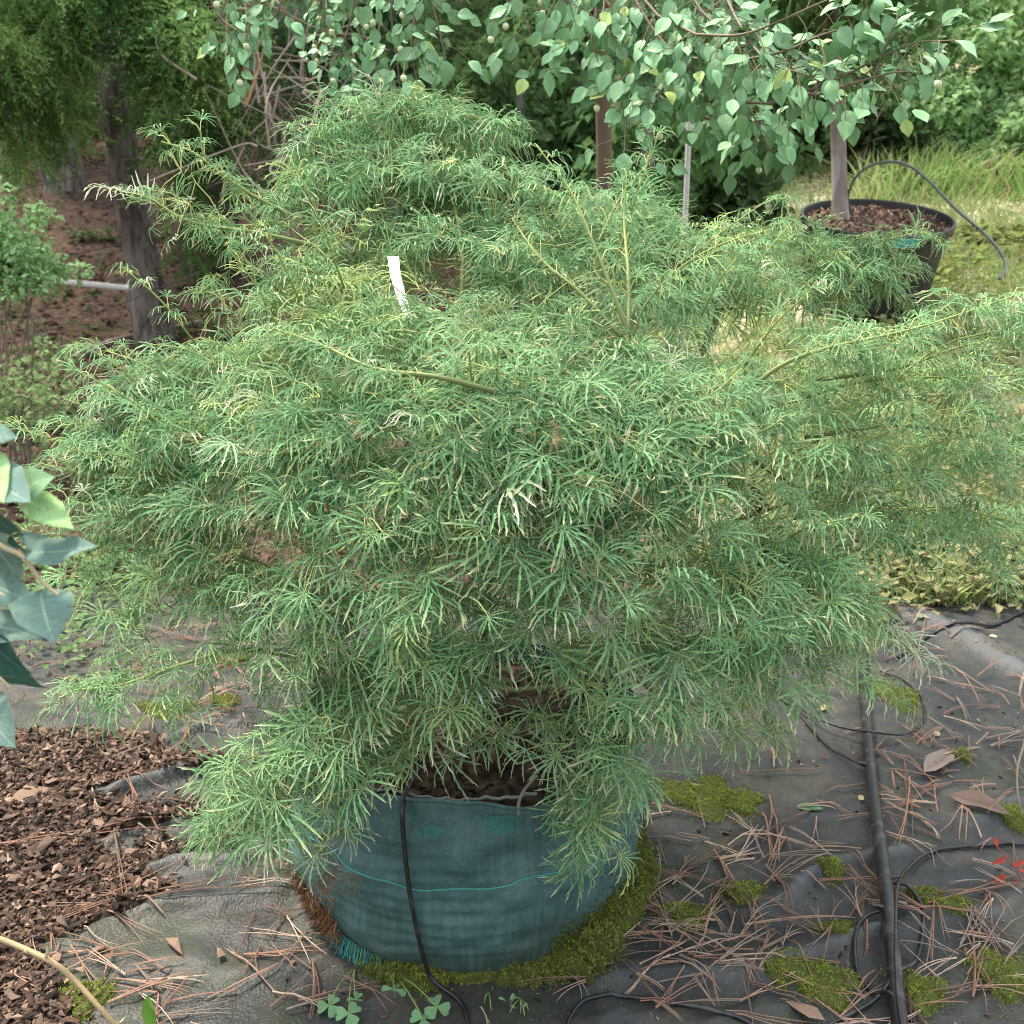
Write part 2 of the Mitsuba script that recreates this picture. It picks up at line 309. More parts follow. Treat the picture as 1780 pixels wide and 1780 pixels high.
# foliage pads: picture position, distance ahead, radius (m), relative density
PADS = [  # crown top
 (585,245,1.95,.10,1),(660,205,1.98,.12,1),(745,205,1.98,.11,1),(820,235,1.95,.11,1),(560,320,1.90,.12,1),(690,310,1.85,.14,1),(820,320,1.85,.13,1),(640,410,1.78,.14,1),(770,420,1.75,.13,1),(530,400,1.85,.10,.8),
 (1000,340,1.75,.09,.8),(910,330,1.80,.10,.9),(1100,350,1.85,.09,.9),(1150,400,1.90,.10,1),(1050,430,1.70,.12,1),(920,430,1.70,.12,1),(1300,415,2.0,.09,.9),(1400,420,2.1,.09,.9),(1510,430,2.2,.10,.9),(1250,490,1.85,.12,.9),(1130,520,1.60,.11,.9),(1400,510,2.05,.11,.9),(1520,480,2.15,.07,.8),(1600,410,2.2,.04,.6),
 # upper left arms
 (262,348,1.72,.035,1),(300,372,1.72,.055,1),(350,400,1.70,.07,1.1),(430,410,1.72,.07,1.1),(505,395,1.76,.09,1),(300,255,1.80,.03,.8),(350,285,1.80,.04,.8),(410,330,1.80,.04,.8),(465,365,1.80,.06,.9),(385,500,1.75,.055,1),(455,505,1.72,.06,1),(540,490,1.65,.11,1),
 # left lower tier
 (232,675,1.62,.075,1.1),(285,655,1.62,.10,1.1),(340,640,1.60,.11,1.1),(440,630,1.56,.10,1),(520,590,1.52,.10,1),(600,570,1.48,.10,1),(225,755,1.58,.08,1),(290,735,1.54,.11,1.1),(350,730,1.48,.12,1.1),(460,720,1.42,.12,1),(265,830,1.52,.09,1),(310,840,1.45,.11,1),(430,830,1.38,.12,1),(280,930,1.48,.08,.6),(340,940,1.42,.09,.9),(450,930,1.33,.11,1),
 # centre
 (690,500,1.62,.11,1),(640,600,1.46,.12,1),(760,600,1.42,.12,1),(880,570,1.45,.12,1),(1000,600,1.42,.12,1),(1110,640,1.42,.11,.8),(600,700,1.34,.12,1),(720,720,1.28,.12,1),(850,700,1.28,.12,1),(970,710,1.27,.12,1),(1090,720,1.30,.11,1),(1210,660,1.38,.11,.9),(560,820,1.30,.12,1),(690,840,1.24,.12,1),(820,820,1.22,.12,1),(950,820,1.22,.12,1),(1080,810,1.22,.12,1),(1190,770,1.28,.11,1),(560,950,1.27,.12,1),(690,960,1.22,.12,1),(820,960,1.20,.12,1),(950,940,1.20,.11,1),(1070,930,1.20,.12,1),(1190,900,1.22,.11,1),(1290,870,1.28,.10,.9),
 (540,1070,1.28,.09,1),(650,1080,1.25,.11,1),(770,1080,1.23,.11,1),(890,1060,1.24,.09,.8),(1010,1040,1.20,.11,1),(1130,1040,1.20,.11,1),(1250,1020,1.22,.11,1),(1350,1010,1.28,.10,1),(1430,1060,1.32,.08,.9),
 (600,1190,1.26,.09,1),(700,1190,1.25,.09,1),(790,1180,1.26,.08,.9),(560,1170,1.30,.08,.8),(990,1160,1.22,.09,1),(1090,1160,1.20,.10,1),(1200,1140,1.22,.10,1),(1310,1130,1.27,.10,.9),(1420,1130,1.33,.08,.8),(1500,1110,1.40,.06,.7),(1530,1190,1.42,.04,.4),
 (980,1270,1.26,.07,1),(1080,1280,1.25,.08,1),(1180,1240,1.27,.08,.9),(1270,1230,1.32,.06,.8),(700,1270,1.30,.06,.9),(770,1270,1.32,.05,.8),(660,1290,1.31,.05,.8),(840,1270,1.33,.035,.8),
 # lower left sprays
 (540,1260,1.20,.08,1),(460,1310,1.18,.08,1),(560,1330,1.19,.07,1),(400,1390,1.18,.06,1),(490,1390,1.17,.07,1),(370,1430,1.19,.04,.9),(440,1450,1.17,.05,.9),(540,1410,1.18,.05,.8),(570,1480,1.19,.035,.9),
 (130,1200,1.30,.05,.5),(220,1190,1.28,.055,.6),(320,1190,1.27,.06,.6),(240,1110,1.34,.06,.45),(370,1080,1.32,.07,.55),(330,1230,1.26,.035,.5),(460,1030,1.3,.08,.9),
 # right of the pot
 (1030,1370,1.27,.06,1),(990,1430,1.27,.055,.9),(1050,1440,1.29,.05,.8),(1000,1500,1.29,.03,.7),(1110,1370,1.33,.04,.6),
 # open right side
 (1360,650,1.45,.10,0.84),(1470,620,1.45,.09,0.68),(1590,590,1.45,.09,0.62),(1700,560,1.45,.09,0.57),(1790,560,1.45,.07,0.57),(1400,740,1.42,.10,0.78),(1520,710,1.45,.09,0.57),(1640,690,1.47,.10,0.57),(1760,680,1.47,.09,0.57),(1420,850,1.40,.10,0.92),(1540,810,1.45,.10,0.57),(1670,790,1.50,.10,0.57),(1780,790,1.50,.08,0.51),(1400,950,1.36,.09,0.92),(1520,900,1.46,.09,0.57),(1640,900,1.52,.10,0.51),(1760,900,1.52,.09,0.51),(1740,970,1.52,.07,0.46),(620,1335,1.26,.045,.9),(675,1315,1.27,.045,.9),(120,1010,1.42,.06,.35),(205,1050,1.36,.06,.45),(90,930,1.52,.05,.35),(1500,470,2.12,.08,1),(1440,500,2.05,.08,1),(1555,455,2.15,.06,.9),(850,480,1.72,.10,1),(930,500,1.66,.09,1),(150,800,1.55,.06,0.94),(180,870,1.52,.07,0.94),(205,945,1.50,.07,0.81),(300,1010,1.44,.07,0.81),(390,1010,1.38,.08,0.94),(1450,470,2.05,.08,1.00),(1330,460,1.95,.08,1.00),(1560,520,2.1,.06,0.94),(1450,1000,1.40,.07,0.81)]
leaves = []  # base point, axis, normal, size, pad weight
def pad_leaves(c, R, n, out):
    n = max(2, int(n))
    u = np.sqrt(rng.uniform(0, 1, n)); an = rng.uniform(0, 2 * np.pi, n)
    d2 = np.stack([np.cos(an) * u, np.sin(an) * u], 1)
    lp = np.column_stack([d2 * R, 0.46 * R * np.sqrt(np.maximum(0, 1 - u * u)) * rng.uniform(0.1, 1.15, n) - 0.10 * R])
    lp[:, 2] -= 0.45 * np.maximum(0, (lp[:, :2] @ out[:2]))           # the side away from the trunk hangs
    p = c + lp + rng.normal(0, .010, (n, 3))
    rad = unit(p - TRUNK - [0, 0, 0.25]); rad[:, 2] *= 0.5
    loc = np.column_stack([d2, -0.15 - 0.35 * u])
    ax = unit(rad * [0.85, 0.30, 0.5] + loc * 0.6 + [0, 0, -0.16] + rng.normal(0, 0.52, (n, 3)))
    nm = unit(rad * 0.55 + np.column_stack([d2 * 0.30, np.full(n, 0.75)]) + rng.normal(0, 0.40, (n, 3)))
    return p, ax, nm
P_, A_, N_, Z_ = [], [], [], []
for (px, py, Y, R, den) in [q for q in PADS if q[0] > 1340 and 560 < q[1] < 1000]:      # a second layer deeper in on the open side
    PADS.append((px + rng.normal(0, 30), py + rng.normal(0, 25), Y + rng.uniform(.10, .30), R * .9, .75))
for (px, py, Y, R, den) in PADS:
    den *= (.35, .9, 1.1, 1.3)[int(rng.integers(4))] if px > 330 and R > .085 else 1.0               # uneven clumps
    c = at(px, py, Y); o = unit((c - TRUNK) * [1, 1, 0])
    arm = px < 560 and py < 560 and R < .1
    p, a, n = pad_leaves(c, R * (.7 if arm else .84), den * (3 + (2300 if arm else 4600) * R * R), o)
    P_.append(p); A_.append(a); N_.append(n); Z_.append(np.full(len(p), .72 if arm else 1.0))
# the far half of the dome, from the trunk outwards
for i in range(64):
    el = rng.uniform(0.05, 1.3); az = rng.uniform(-0.15, np.pi + 0.15)
    c = np.array([0.02 + 0.62 * math.cos(el) * math.cos(az), 1.78 + 0.62 * math.cos(el) * math.sin(az), 0.72 + 0.55 * math.sin(el)])
    p, a, n = pad_leaves(c, 0.12, 18, unit((c - TRUNK) * [1, 1, 0]))
    P_.append(p); A_.append(a); N_.append(n); Z_.append(np.ones(len(p)))
n = 480; d = unit(rng.normal(0, 1, (n, 3))); d[:, 2] = np.abs(d[:, 2]); u = rng.uniform(.35, .8, (n, 1))   # the inner leaves
d *= u; P_.append(np.column_stack([-0.03 + d[:, 0] * .68, 1.70 + d[:, 1] * .52, .62 + d[:, 2] * .55])); A_.append(unit(d + rng.normal(0, .4, (n, 3)))); N_.append(unit(rng.normal(0, .5, (n, 3)) + [0, -.3, .8])); Z_.append(np.full(n, 1.1))
P_, A_, N_ = map(np.vstack, (P_, A_, N_)); Z_ = np.concatenate(Z_)

# shoots that stand clear of the foliage (the photograph shows their stems), leaves in pairs
SHOOTS = [[(1095,585,1.42),(1070,520,1.44),(1030,420,1.48),(990,330,1.52),(930,250,1.55)],
          [(1100,585,1.42),(1125,525,1.42),(1190,460,1.42),(1265,420,1.43),(1345,398,1.45)],
          [(1092,580,1.42),(1092,480,1.5),(1085,380,1.58),(1090,300,1.60)],
          [(1080,585,1.42),(1010,510,1.46),(940,450,1.50),(890,380,1.55)],
          [(1290,690,1.38),(1350,640,1.38),(1430,607,1.38),(1600,568,1.38),(1790,505,1.38)],
          [(1300,720,1.40),(1400,690,1.45),(1520,660,1.48),(1700,655,1.5),(1790,650,1.5)],
          [(1310,800,1.42),(1430,870,1.5),(1540,890,1.52),(1700,930,1.55)],
          [(560,430,1.72),(450,405,1.70),(330,385,1.70),(260,345,1.70),(208,332,1.70)],
          [(560,400,1.78),(440,340,1.78),(370,290,1.79),(330,262,1.80),(280,246,1.80)],
          [(372,288,1.79),(352,262,1.79),(347,225,1.79),(325,205,1.79)],
          [(860,680,1.22),(760,655,1.22),(650,640,1.24),(560,600,1.3),(480,572,1.40)],
          [(620,520,1.6),(540,470,1.62),(480,440,1.66)],[(640,760,1.26),(470,790,1.30),(340,770,1.40),(240,710,1.50),(170,672,1.58)],
          [(560,1150,1.28),(420,1130,1.28),(300,1160,1.26),(210,1190,1.26),(120,1200,1.27)]]
SHOOTS += [[(700,280,1.95),(695,220,1.97),(683,165,1.98)],[(610,280,1.93),(598,225,1.95),(583,185,1.97)],[(810,300,1.90),(845,240,1.93),(872,190,1.95)],[(750,270,1.95),(775,205,1.97),(800,168,1.98)],[(560,340,1.88),(520,310,1.88),(492,296,1.88)],
          [(1180,460,1.65),(1260,400,1.7),(1330,352,1.74),(1365,345,1.75)],[(1040,420,1.6),(1080,340,1.68),(1125,285,1.72)],[(1380,480,2.05),(1500,430,2.15),(1600,405,2.2),(1635,425,2.2)],[(320,680,1.58),(240,630,1.60),(185,610,1.62)],[(420,660,1.52),(330,610,1.56),(260,598,1.58)],[(260,800,1.52),(170,740,1.58),(100,740,1.60)],
          [(400,470,1.72),(360,500,1.72),(335,520,1.72)],[(1400,760,1.42),(1560,740,1.45),(1700,760,1.46),(1790,800,1.46)],[(1420,660,1.44),(1560,640,1.46),(1680,600,1.47),(1790,590,1.47)],[(1380,900,1.36),(1500,860,1.42),(1640,850,1.46),(1770,880,1.48)],[(1360,980,1.32),(1470,1040,1.36),(1560,1110,1.40),(1600,1150,1.42)],[(470,900,1.34),(330,880,1.44),(210,890,1.5),(130,910,1.52)],
          [(900,690,1.24),(930,760,1.2),(900,800,1.19)],[(1150,720,1.27),(1230,690,1.3),(1290,640,1.33)],[(700,900,1.2),(620,930,1.2),(560,960,1.22)],[(1000,1040,1.18),(1060,1100,1.16),(1090,1170,1.16)],[(620,1080,1.24),(560,1130,1.22),(500,1200,1.20)]]
for q in range(46):   # short shoots standing out of the dome all round
    el, az = rng.uniform(0.15, 1.2), rng.uniform(0, 2 * np.pi)
    d = np.array([math.cos(el) * math.cos(az) * .80, math.cos(el) * math.sin(az) * .56, math.sin(el) * .66]); o = np.array([-.04, 1.72, .66]) + d * .86
    e = o + unit(d + [0, 0, .25]) * rng.uniform(.10, .20); SHOOTS.append([o, (o + e) / 2 + [0, 0, .012], e])
shoot_pts, shoot_pp = [], []
for s in SHOOTS:
    c = bez([q if isinstance(q, np.ndarray) else at(*q) for q in s], 28); shoot_pts.append(c)
    L = np.concatenate([[0], np.cumsum(np.linalg.norm(np.diff(c, axis=0), axis=1))])
    for d in np.arange(0.25 * L[-1], L[-1] + 0.001, 0.036):
        q = np.array([np.interp(d, L, c[:, k]) for k in range(3)]); tg = unit(np.array([np.interp(min(d + .02, L[-1]), L, c[:, k]) for k in range(3)]) - np.array([np.interp(d - .02, L, c[:, k]) for k in range(3)]))
        side = unit(np.cross(tg, [0, 0, 1.0]))
        for sg in (-1, 1):
            ax = unit(tg * 0.55 + side * sg * 0.75 + [0, 0, -0.15] + rng.normal(0, .2, 3))
            pet = q + ax * rng.uniform(.012, .03) + [0, 0, rng.uniform(0, .015)]
            shoot_pp.append((q, pet)); P_ = np.vstack([P_, pet]); A_ = np.vstack([A_, ax]); N_ = np.vstack([N_, unit(np.array([0, -0.15, 1.0]) + rng.normal(0, .22, 3))])
nS = len(shoot_pp)
size = np.clip(rng.normal(0.058, 0.013, len(P_)), 0.030, 0.092) * np.concatenate([Z_, np.full(nS, .72)])

# branches grow towards the leaves (space colonisation), from the trunk
goal = P_[: len(P_) - nS] - A_[: len(P_) - nS] * 0.035 - N_[: len(P_) - nS] * 0.012
att = goal[rng.permutation(len(goal))[:1700]]
att = np.vstack([att] + [c[:1] for c in shoot_pts])
nodes, parent = [TRUNK + [0, 0, -0.02], TRUNK + [0.005, 0, 0.10], TRUNK + [-0.01, -0.01, 0.20], TRUNK + [0.0, 0.0, 0.30]], [-1, 0, 1, 2]
for it in range(70):
    tree = cKDTree(np.array(nodes)); d, idx = tree.query(att)
    keep = d > 0.045; att2, idx2, d2_ = att[keep], idx[keep], d[keep]
    att = att2
    if len(att) == 0: break
    near = d2_ < 0.9
    new = 0
    for nidx in np.unique(idx2[near]):
        sel = near & (idx2 == nidx)
        v = unit(att2[sel] - nodes[nidx]).sum(0)
        if np.linalg.norm(v) < 0.1: continue
        g = unit(unit(v) + 0.25 * unit(np.array(nodes[nidx]) - TRUNK) * (it < 18) + rng.normal(0, 0.12, 3))
        q = np.array(nodes[nidx]) + g * 0.042
        nodes.append(q); parent.append(int(nidx)); new += 1
    if not new: break
nodes = np.array(nodes); parent = np.array(parent)
kids = [[] for _ in nodes]
for i, p in enumerate(parent):
    if p >= 0: kids[p].append(i)
rad = np.full(len(nodes), 0.0)
for i in range(len(nodes) - 1, -1, -1):
    rad[i] = max(0.0011**2.3, sum(rad[k] for k in kids[i]))
rad = rad ** (1 / 2.3)
rad = np.minimum(rad * 0.8, 0.028)
chains, stack = [], [(0, None)]
while stack:
    i, p = stack.pop(); ch = ([p] if p is not None else []) + [i]
    while kids[i]:
        ks = sorted(kids[i], key=lambda k: -rad[k]); stack += [(k, i) for k in ks[1:]]
        i = ks[0]; ch.append(i)
    chains.append(ch)
chains.sort(key=lambda ch: -rad[ch[1 if len(ch) > 1 else 0]])
def stem_col(r):
    w = np.clip((np.asarray(r) - 0.0016) / 0.006, 0, 1)[:, None]
    return np.array([0.27, 0.32, 0.10]) * (1 - w) + np.array([0.085, 0.078, 0.055]) * w

maple = thing('laceleaf_maple', 'large weeping lace-leaved maple with finely cut green leaves growing in the green fabric pot', 'shrub')
twigs = MB()
for n_, ch in enumerate(chains):
    pts = nodes[ch].copy(); r_ = rad[ch].copy()
    if len(ch) > 1: r_[0] = min(r_[0], r_[1] * 1.15)
    if len(pts) > 3: pts[1:-1] = 0.5 * pts[1:-1] + 0.25 * (pts[:-2] + pts[2:])
    s = 8 if n_ < 30 else 4
    v, f = tube(pts, r_, s, cap=False)
    col = np.repeat(stem_col(r_), s, 0)
    if n_ == 0: add('trunk', MB().add(v, f, col * [1.0, .95, .9]), 'm_twig', maple, smooth=True)
    elif n_ < 40: add('branch', MB().add(v, f, col), 'm_twig', maple, smooth=True)
    elif len(ch) > 1: twigs.add(v, f, col)
for c in shoot_pts:
    r_ = np.linspace(0.0042 if len(c) > 20 and np.linalg.norm(c[0] - c[-1]) > .25 else .002, 0.0010, len(c)); v, f = tube(c, r_, 6)
    w = np.linspace(1, 0, len(c))[:, None]
    col = np.array([0.33, 0.42, 0.13]) * (1 - w) + np.array([0.12, 0.15, 0.05]) * w
    add('branch', MB().add(v, f, np.vstack([np.repeat(col, 6, 0), col[:1], col[-1:]])), 'm_twig', maple, smooth=True)
# petioles
_, near = cKDTree(nodes).query(P_)
for i in range(len(P_)):
    if i >= len(P_) - nS: a = shoot_pp[i - (len(P_) - nS)][0]
    else:
        a = nodes[near[i]]
        if np.linalg.norm(P_[i] - a) > 0.09: a = P_[i] - A_[i] * 0.05 - [0, 0, 0.02]
    b = P_[i]; m = (a + b) / 2 + [0, 0, 0.006]
    v, f = tube([a, m, b], [0.0009, 0.0008, 0.0007], 3, cap=False); twigs.add(v, f, (0.46, 0.48, 0.18))
k = add('twig', twigs, 'm_twig', maple, smooth=True); labels[k] = {'kind': 'stuff'}

# which leaves show largest: nearest the camera, and in front
D = np.linalg.norm(P_ - CAM, axis=1)
scr = np.stack([(P_ - CAM)[:, 0], (P_ - CAM) @ UPV], 1) / ((P_ - CAM) @ FWD)[:, None]
cell = np.floor(scr / 0.028).astype(int); front = np.zeros(len(P_), bool)
best = {}
for i in np.argsort(D):
    q = tuple(cell[i]); best[q] = best.get(q, 0) + 1; front[i] = best[q] <= 1
inview = (np.abs(scr) < 0.52).all(1)
sc_ = size / D * (1 + 0.6 * front) * inview
order = np.argsort(-sc_)
parts_idx = [i for i in order if front[i] and inview[i]][:300]
is_part = np.zeros(len(P_), bool); is_part[parts_idx] = True
rest = [i for i in order if not is_part[i]]
lod = np.full(len(P_), 2); lod[order[:4300]] = 1; lod[order[:1150]] = 0; lod[is_part] = 0

HOT = [at(1520, 1120, 1.40), at(1560, 1160, 1.42), at(180, 690, 1.60), at(610, 1030, 1.25), at(560, 1500, 1.18), at(400, 760, 1.42), at(1760, 640, 1.45), at(230, 340, 1.7), at(1180, 660, 1.4)]
YEL = [(at(690, 560, 1.55), .16), (at(450, 600, 1.52), .14), (at(610, 470, 1.68), .10), (at(720, 1270, 1.30), .09), (at(1310, 420, 1.46), .10)]
def leaf_colors(W, i):
    q = P_[i]
    big = meshkit.noise(q * 3.2, 51); sm = rng.uniform(0, 1)
    blade = np.array([0.125, 0.282, 0.140]) * (1 - big) + np.array([0.215, 0.390, 0.180]) * big
    if sm > 0.96: blade = np.array([0.34, 0.45, 0.16])
    for (h_, r_) in YEL:
        if np.linalg.norm(q - h_) < r_ and rng.uniform() < .35: blade = np.array([.33, .45, .17])
    blade = blade * rng.uniform(0.72, 1.32)
    rib = np.array([0.46, 0.58, 0.30])
    tip = np.array([0.85, 0.84, 0.50]) if rng.uniform() < 0.75 else np.array([0.82, 0.62, 0.46])
    if rng.uniform() < 0.10: tip = blade * 1.5
    c = blade * (1 - W[:, :1]) + rib * W[:, :1]
    scorch = W[:, 1:] * (1.0 if rng.uniform() < 0.65 else 0.6)
    hot = any(np.linalg.norm(q - h_) < .070 for h_ in HOT)
    if rng.uniform() < (0.22 if hot else 0.02):
        scorch = np.clip(scorch + 0.45 * W[:, 1:] + 0.35, 0, 1); tip = np.array([0.85, 0.82, 0.70])
    return c * (1 - scorch) + tip * scorch
FR = frame(A_, N_)
def one_leaf(mb, i):
    v, f, W = LACE[lod[i]][int(rng.integers(10))]
    s = size[i] * np.array([1, rng.uniform(.85, 1.1), rng.uniform(.7, 1.3)])
    mb.add((v * s) @ FR[i].T + P_[i], f, leaf_colors(W, i))
for i in parts_idx:
    mb = MB(); one_leaf(mb, i); add('leaf', mb, 'm_leaf', maple)
fol = MB()
for i in rest: one_leaf(fol, i)
k = add('foliage', fol, 'm_leaf', maple); labels[k] = {'kind': 'stuff'}
# scorched, curled old leaf clusters
for (px, py, Y) in [(1290, 825, 1.42), (1305, 860, 1.43), (575, 1525, 1.17), (960, 765, 1.17)]:
    mb = MB(); c = at(px, py, Y)
    for j in range(5):
        v, f, W = LACE[0][j]; ax = unit(rng.normal(0, 1, 3) + [0, 0, -1.0])
        mb.add((v * (np.array([0.045, .035, .09]) if px != 960 else np.array([.022, .018, .04]))) @ frame(ax, rng.normal(0, 1, 3)).T + c + rng.normal(0, .008, 3), f, np.array([0.20, 0.085, 0.04]) * rng.uniform(.7, 1.3) if px > 1000 else np.array([0.30, 0.20, 0.12]) * rng.uniform(.7, 1.3))
    labels[add('withered_leaf', mb, 'm_leaf_soft', maple, smooth=True)] = {'label': 'withered curled brown leaf cluster'}
# ------------------------------------------------------------------ the pot, its soil, tag, tubes
PC = np.array([-0.083, 1.675, 0.0])
pot = thing('fabric_pot', 'big round teal green woven fabric pot holding the laceleaf maple', 'plant pot')
zz = np.array([0.0, 0.012, 0.04, 0.08, 0.13, 0.19, 0.25, 0.31, 0.350, 0.358])
rr = np.array([0.280, 0.298, 0.316, 0.330, 0.338, 0.340, 0.336, 0.328, 0.322, 0.320])
zi = np.linspace(0, 0.358, 72); ri = np.interp(zi, zz, rr)
na = 300; an = np.linspace(0, 2 * np.pi, na, endpoint=False)
AA, ZZ = np.meshgrid(an, zi); RR = np.repeat(ri[:, None], na, 1)
q = np.stack([np.cos(AA) * 2.2, np.sin(AA) * 2.2, ZZ * 9], -1)
RR = RR + nz(q, 1.6, 61) * 0.026 + nz(q * [1, 1, .3], 2.6, 63) * .010 + nz(q * [1, 1, 6.0], 1.3, 62) * 0.0025 * sst(0.02, .1, ZZ)
lft = sst(0.1, 0.9, np.cos(AA - math.radians(222)))
RR += lft * 0.0012 * np.sin(ZZ * 260 + 2.2 * np.sin(AA * 5)) * sst(.03, .1, ZZ) * (1 - sst(.26, .32, ZZ))
ZT = ZZ + sst(0.2, .358, ZZ) * (0.010 * np.sin(AA * 3 + 1.0) + 0.006 * np.sin(AA * 7))
V = np.stack([PC[0] + RR * np.cos(AA), PC[1] + RR * np.sin(AA), ZT], -1).reshape(-1, 3)
i, j = np.meshgrid(np.arange(len(zi) - 1), np.arange(na), indexing='ij')
Fq = np.stack([i * na + j, i * na + (j + 1) % na, (i + 1) * na + (j + 1) % na, (i + 1) * na + j], -1).reshape(-1, 4)
# inner side
Vi = V.reshape(len(zi), na, 3)[-16:].copy(); Vi[..., :2] = PC[:2] + (Vi[..., :2] - PC[:2]) * 0.985
b = MB().add(V, Fq)
i, j = np.meshgrid(np.arange(15), np.arange(na), indexing='ij')
b.add(Vi.reshape(-1, 3), np.stack([i * na + j, (i + 1) * na + j, (i + 1) * na + (j + 1) % na, i * na + (j + 1) % na], -1).reshape(-1, 4))
add('wall', b, 'm_pot', pot, smooth=True)
top = V.reshape(len(zi), na, 3)[-1]
add('rim', MB().add(*tube(np.vstack([top, top[:1]]) * [1, 1, 1] + [0, 0, 0.001], 0.0035, 6, cap=False)), 'm_pot', pot, smooth=True)
def on_pot(a, z, off=0.0):
    ai = int(round((a % (2 * np.pi)) / (2 * np.pi) * na)) % na; zi_ = int(np.clip(np.searchsorted(zi, z), 0, len(zi) - 1))
    p = V.reshape(len(zi), na, 3)[zi_, ai].copy(); o = unit((p - PC) * [1, 1, 0]); p[2] = z
    return p + o * off
D2R = math.radians
st = [on_pot(D2R(a), 0.224 + 0.006 * math.sin(a * 0.09) + 0.003 * math.sin(a * 0.31), 0.0018) for a in np.arange(200, 345, 1.0)]
st = np.array(st); st[1:-1] = (st[:-2] + st[1:-1] * 2 + st[2:]) / 4
add('stitch_line', MB().add(*tube(st, 0.0011, 5)), 'm_stitch', pot, smooth=True)
# folded hem patch near the top
hp = [[on_pot(D2R(a), z, 0.002 + 0.0015 * math.sin(a * 3 + z * 300)) for a in np.arange(255, 287, 1.0)] for z in np.linspace(0.312, 0.345, 8)]
hp = np.array(hp)
def f_hem(p, n, uv):
    return mix([0.015, 0.085, 0.08], [0.05, 0.20, 0.18], noise(p.x * 420, p.y * 420, p.z * 600) * 0.7 + 0.3 * noise(p.x * 60, 0.0, p.z * 90))
scene['m_hem'] = two(pr(proc(f_hem), 0.6))
add('hem_patch', MB().add(hp, grid_faces(*hp.shape[:2])), 'm_hem', pot, smooth=True)
# frayed threads at the lower left
for nm, (a0, a1, z0, L, n_) in {'frayed_fringe': (222, 252, 0.052, 0.034, 170)}.items():
    mb = MB()
    for a in np.linspace(a0, a1, n_):
        a_ = D2R(a + rng.normal(0, .3)); z = z0 - 0.030 * (a - a0) / (a1 - a0) + rng.normal(0, .003)
        p = on_pot(a_, z, 0.002); o = unit((p - PC) * [1, 1, 0])
        l = L * rng.uniform(.6, 1.2)
        pts = [p, p + o * .006 - [0, 0, l * .5] + rng.normal(0, .001, 3), p + o * .012 - [0, 0, l] + rng.normal(0, .003, 3)]
        mb.add(*tube(pts, [.0007, .0006, .0004], 3, cap=False), np.array([0.07, 0.33, 0.31]) * rng.uniform(.5, 1.4))
    labels[add(nm, mb, 'm_vc', pot)] = {'label': 'frayed turquoise threads hanging at the pot base'}
# rope handle lying along the rim
rope = [on_pot(D2R(a), 0.358, -0.020) + [0, 0, 0.004 + 0.002 * math.sin(a)] for a in np.arange(238, 295, 1.5)]
mb = MB().add(*tube(rope, 0.0028, 6))
for a in (243, 287):
    p = on_pot(D2R(a), 0.355, 0.002)
    mb.add(*tube(bez([p - [0, 0, .012], p + [0, 0.004, .006], p + [0.010 * (1 if a > 265 else -1), .02, .022], p + [0.03 * (1 if a > 265 else -1), .05, .028]], 12), 0.0028, 6))
scene['m_rope'] = two(pr(rgb(0.20, 0.20, 0.19), 0.6))
add('rope_handle', mb, 'm_rope', pot, smooth=True)

sx, sy = np.meshgrid(np.linspace(-.32, .32, 80), np.linspace(-.32, .32, 80)); rs = np.hypot(sx, sy)
szz = 0.325 + nz(np.stack([sx, sy, 0 * sx], -1), 18, 71) * .03 - 0.015 * sst(.24, .31, rs)
sel = grid_faces(80, 80); vv = np.stack([sx + PC[0], sy + PC[1], szz], -1).reshape(-1, 3)
sel = sel[(rs.ravel()[sel] < .312).all(1)]
mb = MB().add(vv, sel)
for q in range(500):
    a, r_ = rng.uniform(0, 6.28), .30 * math.sqrt(rng.uniform())
    bx = trimesh.creation.box(rng.uniform(.003, .012, 3) * [1, .7, .5]); bx.apply_transform(trimesh.transformations.random_rotation_matrix(rng.uniform(0, 1, 3)))
    mb.add(bx.vertices + PC + [r_ * math.cos(a), r_ * math.sin(a), .327], bx.faces)
tag(add('potting_soil', mb.get(), 'm_soil'), 'dark damp potting soil filling the green fabric pot', 'soil')

# white curled plant tag in the crown
c = bez([at(714, 565, 1.46), at(702, 530, 1.475), at(688, 482, 1.51), at(683, 446, 1.545)], 14)
w_ = np.linspace(0.005, 0.0085, len(c)); side = np.array([1, 0.1, 0])
cup = np.array([-1, -.5, 0, .5, 1.0])
tv = c[:, None] + cup[None, :, None] * w_[:, None, None] * side + (np.abs(cup)[None, :, None]**2) * w_[:, None, None] * np.array([0, .35, 0])
tv2 = tv + [0, .0008, 0]
mb = MB().add(tv, grid_faces(*tv.shape[:2])).add(tv2, grid_faces(*tv.shape[:2])[:, ::-1])
tag(add('plant_tag', mb.get(), 'm_white', smooth=40), 'white curved plastic plant tag sticking up among the maple leaves', 'plant tag')

